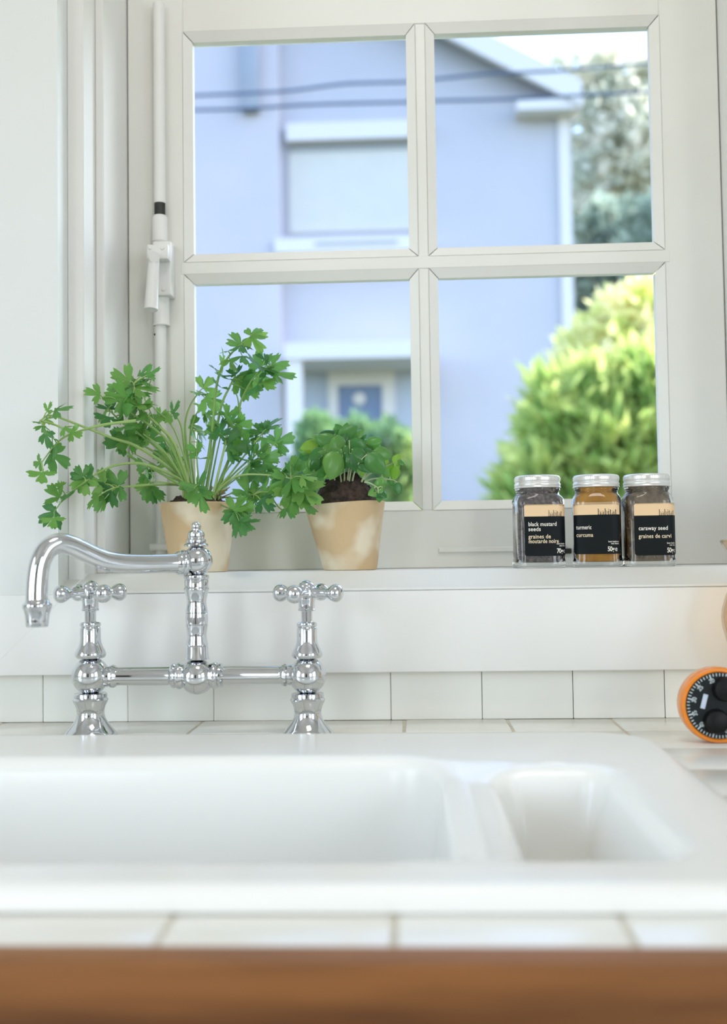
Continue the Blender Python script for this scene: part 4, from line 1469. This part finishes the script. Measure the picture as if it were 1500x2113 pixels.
for k in range(60):
    a = off + k * math.radians(6)
    major = k % 5 == 0
    r0, r1, w = (.72 if major else .775) * RT, .85 * RT, (.018 if major else .013) * RT
    d, e = Vector((math.cos(a), 0, math.sin(a))), Vector((-math.sin(a), 0, math.cos(a)))
    c0 = Vector((tc.x, yd - .0002, tz))
    b.prism([c0 + d * r0 - e * w, c0 + d * r1 - e * w, c0 + d * r1 + e * w, c0 + d * r0 + e * w], (0, .0003, 0))
tag(obj('minute_marks', b, M['mark'], dial), kind='stuff')
for k in range(0, 60, 5):
    a = off + k * math.radians(6)
    me = text_mesh(str(k), 12.5 * s, 0.22 * s, align='CENTER', sx=0.92)
    ca, sa = math.cos(a - math.pi / 2), math.sin(a - math.pi / 2)
    for v in me.vertices:
        x, y = v.co.x, v.co.y - 4.4 * s
        v.co = Vector((tc.x + math.cos(a) * .68 * RT + x * ca - y * sa, yd - .0003, tz + math.sin(a) * .68 * RT + x * sa + y * ca))
    me.materials.clear()
    me.materials.append(M['mark'])
    o = bpy.data.objects.new('numeral', me)
    COL.objects.link(o)
    o.parent = dial
for dx, dy in ((11.5, 34), (-8.5, -32)):
    q = 25 * s
    b = MB().lathe([(q * 1.04, 0), (q * 1.0, .002), (q * .97, .004), (q * .9, .0058), (q * .6, .0072), (0, .0078)], (tc.x + dx * s, yd, tz + dy * s), (0, -1, 0), 40)
    obj('finger_grip', b, M['grip'], timer)
mt = Matrix.Translation(Vector((tc.x - 31 * s, yd, tz + 9 * s))) @ Matrix.Rotation(math.radians(15), 4, 'Y')
b = MB().box(-4.8 * s, 4.8 * s, -.0004, .0003, -15 * s, 15 * s, .0002, 1, mtx=mt)
obj('name_plate', b, M['plate'], dial)

# ------------------------------------------------------------------ amber vase at the right edge
YV = 1.0
vc = at(1493 + 98, 1272, YV)
s = scale_at(vc)
zf = lambda y: vc.z + (1272 - y) * s
vprofile = [(0, ZC + .0004), (60, ZC + .0004), (64, ZC + .003), (56, ZC + .008), (40, zf(1440)), (46, zf(1400)), (70, zf(1360)), (88, zf(1325)), (97, zf(1290)), (98, zf(1272)), (96, zf(1255)), (88, zf(1228)), (76, zf(1205)), (68, zf(1185)), (70, zf(1165)), (82, zf(1142)), (93, zf(1124)), (97, zf(1116)), (96, zf(1113)),
            (93, zf(1115)), (80, zf(1140)), (66, zf(1166)), (64, zf(1186)), (72, zf(1206)), (84, zf(1230)), (92, zf(1256)), (94, zf(1272)), (92, zf(1290)), (84, zf(1323)), (66, zf(1357)), (30, zf(1385)), (0, zf(1390))]
b = MB().lathe([(r * s if r > 1 else 0, z) for r, z in vprofile], (vc.x, YV, 0), seg=56)
vase = obj('glass_vase', b, M['amber'], None, deg=70)
tag(vase, 'amber glass vase with flared lip standing on the tiles at the right frame edge', 'vase')


# ------------------------------------------------------------------ outdoors
def hp(px, py, Y=18.0):
    return at(px, py, Y)


b = MB()
gp = [(-40, 1.53, -0.2), (40, 1.53, -0.2), (40, 5.0, 0.1), (40, 13.5, 1.72), (40, 80, 1.8), (-40, 80, 1.8), (-40, 13.5, 1.72), (-40, 5.0, 0.1)]
b.poly(gp, [(0, 1, 2, 7), (7, 2, 3, 6), (6, 3, 4, 5)])
for v in list(b.bm.verts):
    pass
struct('ground', b, M['grass'], 'sloping lawn rising towards the houses', 'ground', smooth=False)

# pale blue house over the road
GZ = 1.80
house = thing('gabled_house', 'pale blue gabled house with a porch across the street', 'house', (hp(600, 1000).x, 18.0, GZ))
xr_ = hp(1172, 500).x
xl_ = hp(-700, 500).x
z_eave = hp(1172, 205).z
xap = (xl_ + xr_) / 2 + 1.0
sl = 0.56
zap = z_eave + (xr_ - xap) * sl
b = MB()
b.prism([(xl_, 18, GZ), (xr_, 18, GZ), (xr_, 18, z_eave), (xap, 18, zap), (xl_, 18, z_eave)], (0, 9, 0))
obj('wall', b, M['render'], house, smooth=False)
# roof slabs
b = MB()
n_ = Vector((sl, 0, 1)).normalized()
for (xe, sg) in ((xr_, 1), (xl_, -1)):
    ox = 0.22 * sg
    p_top, p_bot = Vector((xap, 17.6, zap + 0.02)), Vector((xe + ox, 17.6, z_eave - abs(ox) * sl + 0.02 if sg > 0 else z_eave + 0.02))
    up_ = Vector((0, 0, 0.16))
    b.prism([p_top, p_bot, p_bot + up_, p_top + up_], (0, 9.6, 0))
obj('roof', b, M['slate'], house, smooth=False)
b = MB()
p_top, p_bot = Vector((xap, 17.55, zap - 0.18)), Vector((xr_ + 0.22, 17.55, z_eave - 0.30))
b.prism([p_top, p_bot, p_bot + Vector((0, 0, 0.42)), p_top + Vector((0, 0, 0.42))], (0, 0.12, 0))
obj('barge_board', b, M['hwhite'], house, smooth=False)
e0, e1 = hp(1066, 232, 17.7), hp(1200, 206, 17.7)
b = MB().box(e0.x, e1.x, 17.6, 18.0, e0.z, e1.z)
obj('eaves_return', b, M['hwhite'], house, smooth=False)
e0, e1 = hp(1157, 500, 17.95), hp(1181, 500, 17.95)
b = MB().box(e0.x, e1.x, 17.93, 18.1, GZ, z_eave - 0.1)
obj('corner_board', b, M['hwhite'], house, smooth=False)
# projecting left bay and grey pipe
e1 = hp(577, 500, 17.7)
b = MB().box(xl_ - 0.5, e1.x, 17.7, 18.0, GZ, hp(577, -150, 17.7).z)
obj('left_bay', b, M['render2'], house, smooth=False)
e0, e1 = hp(498, 228, 17.55), hp(531, -100, 17.55)
b = MB().box(e0.x, e1.x, 17.5, 17.7, e0.z, e1.z, 0.02, 2)
obj('wall_pipe', b, M['pipe'], house)
# window with its blind
h0, h1 = hp(591, 293, 17.86), hp(880, 248, 17.86)
b = MB().box(h0.x, h1.x, 17.80, 18.0, h0.z, h1.z)
wbx = obj('window', b, M['hwhite'], house, smooth=False)
h0, h1 = hp(598, 482, 17.98), hp(878, 293, 17.98)
b = MB().box(h0.x, h1.x, 17.96, 18.0, h0.z, h1.z - 0.12)
obj('blind', b, M['hblind'], wbx, smooth=False)
b = MB().box(h0.x, h1.x, 17.95, 18.0, h1.z - 0.12, h1.z)  # grey strip paints the shadow line under the window head
obj('shutter_box', b, M['hgrey'], wbx, smooth=False)
h0, h1 = hp(566, 522, 17.6), hp(884, 484, 17.6)
b = MB().box(h0.x, h1.x, 17.6, 18.0, h0.z, h1.z)
obj('sill', b, M['hwhite'], wbx, smooth=False)
h0, h1 = hp(650, 506, 17.59), hp(820, 496, 17.59)
b = MB().box(h0.x, h1.x, 17.585, 17.6, h0.z, h1.z)
obj('sill_slot', b, M['hgrey'], wbx, smooth=False)
# porch
YPO = 16.7
h0, h1 = hp(586, 742, YPO), hp(900, 700, YPO)
b = MB().box(h0.x, h1.x, YPO, 18.0, h0.z, h1.z)
porch = obj('porch_roof', b, M['hwhite'], house, smooth=False)
for x0, x1 in ((592, 622), (866, 894)):
    h0, h1 = hp(x0, 1000, YPO + .05), hp(x1, 742, YPO + .05)
    b = MB().box(h0.x, h1.x, YPO + .05, YPO + .3, GZ, h1.z)
    obj('porch_post', b, M['hwhite'], porch, smooth=False)
h0, h1 = hp(600, 1000, 17.99), hp(896, 742, 17.99)
b = MB().box(h0.x, h1.x, 17.96, 18.0, GZ, h1.z)
obj('porch_wall', b, M['porchwall'], porch, smooth=False)
h0, h1 = hp(679, 1000, 17.9), hp(814, 757, 17.9)
b = MB()
hi0, hi1 = hp(700, 1000, 17.9), hp(788, 794, 17.9)
b.box(h0.x, hi0.x, 17.88, 17.97, GZ, h1.z).box(hi1.x, h1.x, 17.88, 17.97, GZ, h1.z).box(hi0.x, hi1.x, 17.88, 17.97, hi1.z, h1.z)
fd = obj('front_door', b, M['hwhite'], house, smooth=False)
b = MB().box(hi0.x, hi1.x, 17.92, 17.97, GZ, hi1.z)
obj('door_leaf', b, M['hdoor'], fd, smooth=False)
pw_ = hp(741, 823, 17.9)
b = MB()
b.lathe([(0.0, .02), (.06, .03), (.1, .02), (.11, 0)], pw_, (0, -1, 0), 20)
obj('door_ornament', b, M['hwhite'], fd)

# far pale house behind the trees
fh = thing('far_house', 'far pale house glimpsed between the trees on the right', 'house', (hp(1320, 1000, 44).x, 44, 1.8))
h0, h1 = hp(1195, 900, 44), hp(1480, 250, 44)
b = MB().box(h0.x, h1.x, 44, 50, 1.8, h1.z - 1)
obj('wall', b, M['render2'], fh, smooth=False)
b = MB().prism([(h0.x - .4, 43.6, h1.z - 1), (h1.x + .4, 43.6, h1.z - 1), ((h0.x + h1.x) / 2, 43.6, h1.z + 1.4)], (0, 7, 0))
obj('roof', b, M['hgrey'], fh, smooth=False)

# overhead cables
for nm, lab, L in (('upper', 'upper of two dark overhead cables crossing before the house', [(-300, 225), (200, 206), (400, 197), (500, 193), (600, 187), (700, 174), (760, 171), (836, 169), (900, 163), (1000, 153), (1050, 151), (1150, 146), (1250, 138), (1333, 131), (1600, 112), (2000, 88)]),
                   ('lower', 'lower of two dark overhead cables crossing before the house', [(-300, 240), (200, 232), (400, 227), (500, 225), (620, 217), (740, 213), (836, 211), (900, 208), (1040, 205), (1180, 198), (1335, 190), (1600, 178), (2000, 160)])):
    b = MB().tube(spline([hp(x, y, 9.0) for x, y in L], 4), 0.0135, 8)
    tag(obj('overhead_cable', b, M['cable']), lab, 'cable', 'overhead cables')


def foliage(blobs, n, size, seed, aspect=2.0, droop=0.0, up=0.0):
    rnd = random.Random(seed)
    V, Fc = [], []
    tot = sum(r[0] * r[2] for _, r in blobs)
    for c, r in blobs:
        k = int(n * r[0] * r[2] / tot)
        for _ in range(k):
            d = Vector((rnd.gauss(0, 1), rnd.gauss(0, 1), rnd.gauss(0, 1))).normalized()
            t = rnd.uniform(0.45, 1.0) ** 0.5 * rnd.uniform(0.9, 1.08)
            p = Vector(c) + Vector((d.x * r[0], d.y * r[1], d.z * r[2])) * t
            a = (d * 0.8 + Vector((rnd.gauss(0, .5), rnd.gauss(0, .5), rnd.gauss(0, .5) + up - droop))).normalized()
            u = a.cross(Vector((rnd.gauss(0, 1), rnd.gauss(0, 1), rnd.gauss(0, 1)))).normalized()
            L = size * rnd.uniform(0.6, 1.3)
            w = L / aspect / 2
            i = len(V)
            V += [p, p + a * L * .5 + u * w, p + a * L, p + a * L * .5 - u * w]
            Fc.append((i, i + 1, i + 2, i + 3))
    return V, Fc


def plant(name, label, cat, base, blobs, n, size, material, seed, trunk_r=0.1, group=None, aspect=2.0, droop=0.0, up=0.0, top=None):
    root = thing(name, label, cat, base, group)
    V, Fc = foliage(blobs, n, size, seed, aspect, droop, up)
    me = bpy.data.meshes.new('crown')
    me.from_pydata(V, [], Fc)
    me.materials.append(material)
    o = bpy.data.objects.new('crown', me)
    COL.objects.link(o)
    o['kind'] = 'stuff'
    adopt(o, root)
    rnd = random.Random(seed + 1)
    b0 = Vector(base)
    t0 = Vector(blobs[0][0]) if top is None else Vector(top)
    b = MB().tube([b0 - Vector((0, 0, .1)), b0.lerp(t0, .5) + Vector((rnd.uniform(-.1, .1) * trunk_r * 4, 0, 0)), t0], [trunk_r, trunk_r * .75, trunk_r * .3], 10)
    for c, r in blobs[1:]:
        c = Vector(c)
        m0 = b0.lerp(t0, rnd.uniform(.45, .8))
        b.tube([m0, m0.lerp(c, .5) + Vector((0, 0, .1 * r[2])), c], [trunk_r * .4, trunk_r * .28, trunk_r * .1], 7)
    obj('trunk', b, M['bark'], root)
    return root


def blob(px, py, Y, rx, rz, ry=None):
    p = hp(px, py, Y)
    k = Y / F
    return (p, (rx * k, (ry or min(rx, rz)) * k, rz * k))


Yt = 26.0
plant('olive_tree', 'tall olive green tree beside the gabled house', 'tree', (hp(1330, 900, Yt).x, Yt, 1.75),
      [blob(1330, 330, Yt, 130, 130), blob(1200, 172, Yt, 70, 62), blob(1275, 178, Yt, 75, 74), blob(1390, 195, Yt, 80, 90), blob(1240, 250, Yt, 80, 75), blob(1250, 390, Yt, 85, 90), blob(1400, 380, Yt, 100, 120), blob(1450, 260, Yt, 90, 100)],
      7000, 0.42, M['olive'], 3, 0.22, aspect=2.0)
Yt = 20.0
plant('dark_tree', 'dark leafy tree low between the house corner and the conifer', 'tree', (hp(1330, 900, Yt).x, Yt, 1.75),
      [blob(1320, 560, Yt, 110, 90), blob(1235, 590, Yt, 60, 70), blob(1255, 470, Yt, 60, 50), blob(1380, 480, Yt, 80, 80), blob(1225, 680, Yt, 50, 60), blob(1420, 620, Yt, 90, 90)],
      4500, 0.3, M['darkleaf'], 4, 0.12)
Yt = 10.0
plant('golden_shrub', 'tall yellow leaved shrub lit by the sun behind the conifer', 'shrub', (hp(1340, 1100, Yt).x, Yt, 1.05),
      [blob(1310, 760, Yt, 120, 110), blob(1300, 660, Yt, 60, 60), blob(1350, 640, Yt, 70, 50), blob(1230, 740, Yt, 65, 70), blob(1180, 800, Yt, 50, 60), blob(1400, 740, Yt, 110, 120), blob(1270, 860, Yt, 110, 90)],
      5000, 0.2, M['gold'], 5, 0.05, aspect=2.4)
Yt = 8.0
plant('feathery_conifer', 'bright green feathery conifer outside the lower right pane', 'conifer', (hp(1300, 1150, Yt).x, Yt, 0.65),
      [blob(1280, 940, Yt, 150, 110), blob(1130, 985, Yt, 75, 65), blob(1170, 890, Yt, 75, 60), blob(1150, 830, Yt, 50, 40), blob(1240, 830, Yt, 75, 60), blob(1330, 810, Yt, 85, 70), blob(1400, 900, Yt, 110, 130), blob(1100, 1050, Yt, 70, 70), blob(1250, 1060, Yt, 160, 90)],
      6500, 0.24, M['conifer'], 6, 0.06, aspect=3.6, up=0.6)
Yt = 13.0
plant('pointed_shrub', 'pointed green shrub left of the far porch door', 'shrub', (hp(655, 1080, Yt).x, Yt, 1.62),
      [blob(655, 930, Yt, 34, 75), blob(645, 1000, Yt, 45, 60)], 1500, 0.16, M['shrubleaf'], 7, 0.04, 'shrubs before the porch')
plant('round_shrub', 'rounded green shrub before the far porch door', 'shrub', (hp(735, 1080, 14).x, 14.0, 1.73),
      [blob(735, 935, 14.0, 52, 75), blob(730, 1020, 14.0, 60, 60)], 1800, 0.16, M['shrubleaf'], 8, 0.04, 'shrubs before the porch')
plant('yellow_shrub', 'yellow green shrub right of the far porch door', 'shrub', (hp(810, 1080, 12).x, 12.0, 1.44),
      [blob(802, 940, 12.0, 42, 60), blob(840, 975, 12.0, 42, 60), blob(815, 1030, 12.0, 60, 60)], 1800, 0.16, M['shrubgold'], 9, 0.04, 'shrubs before the porch')
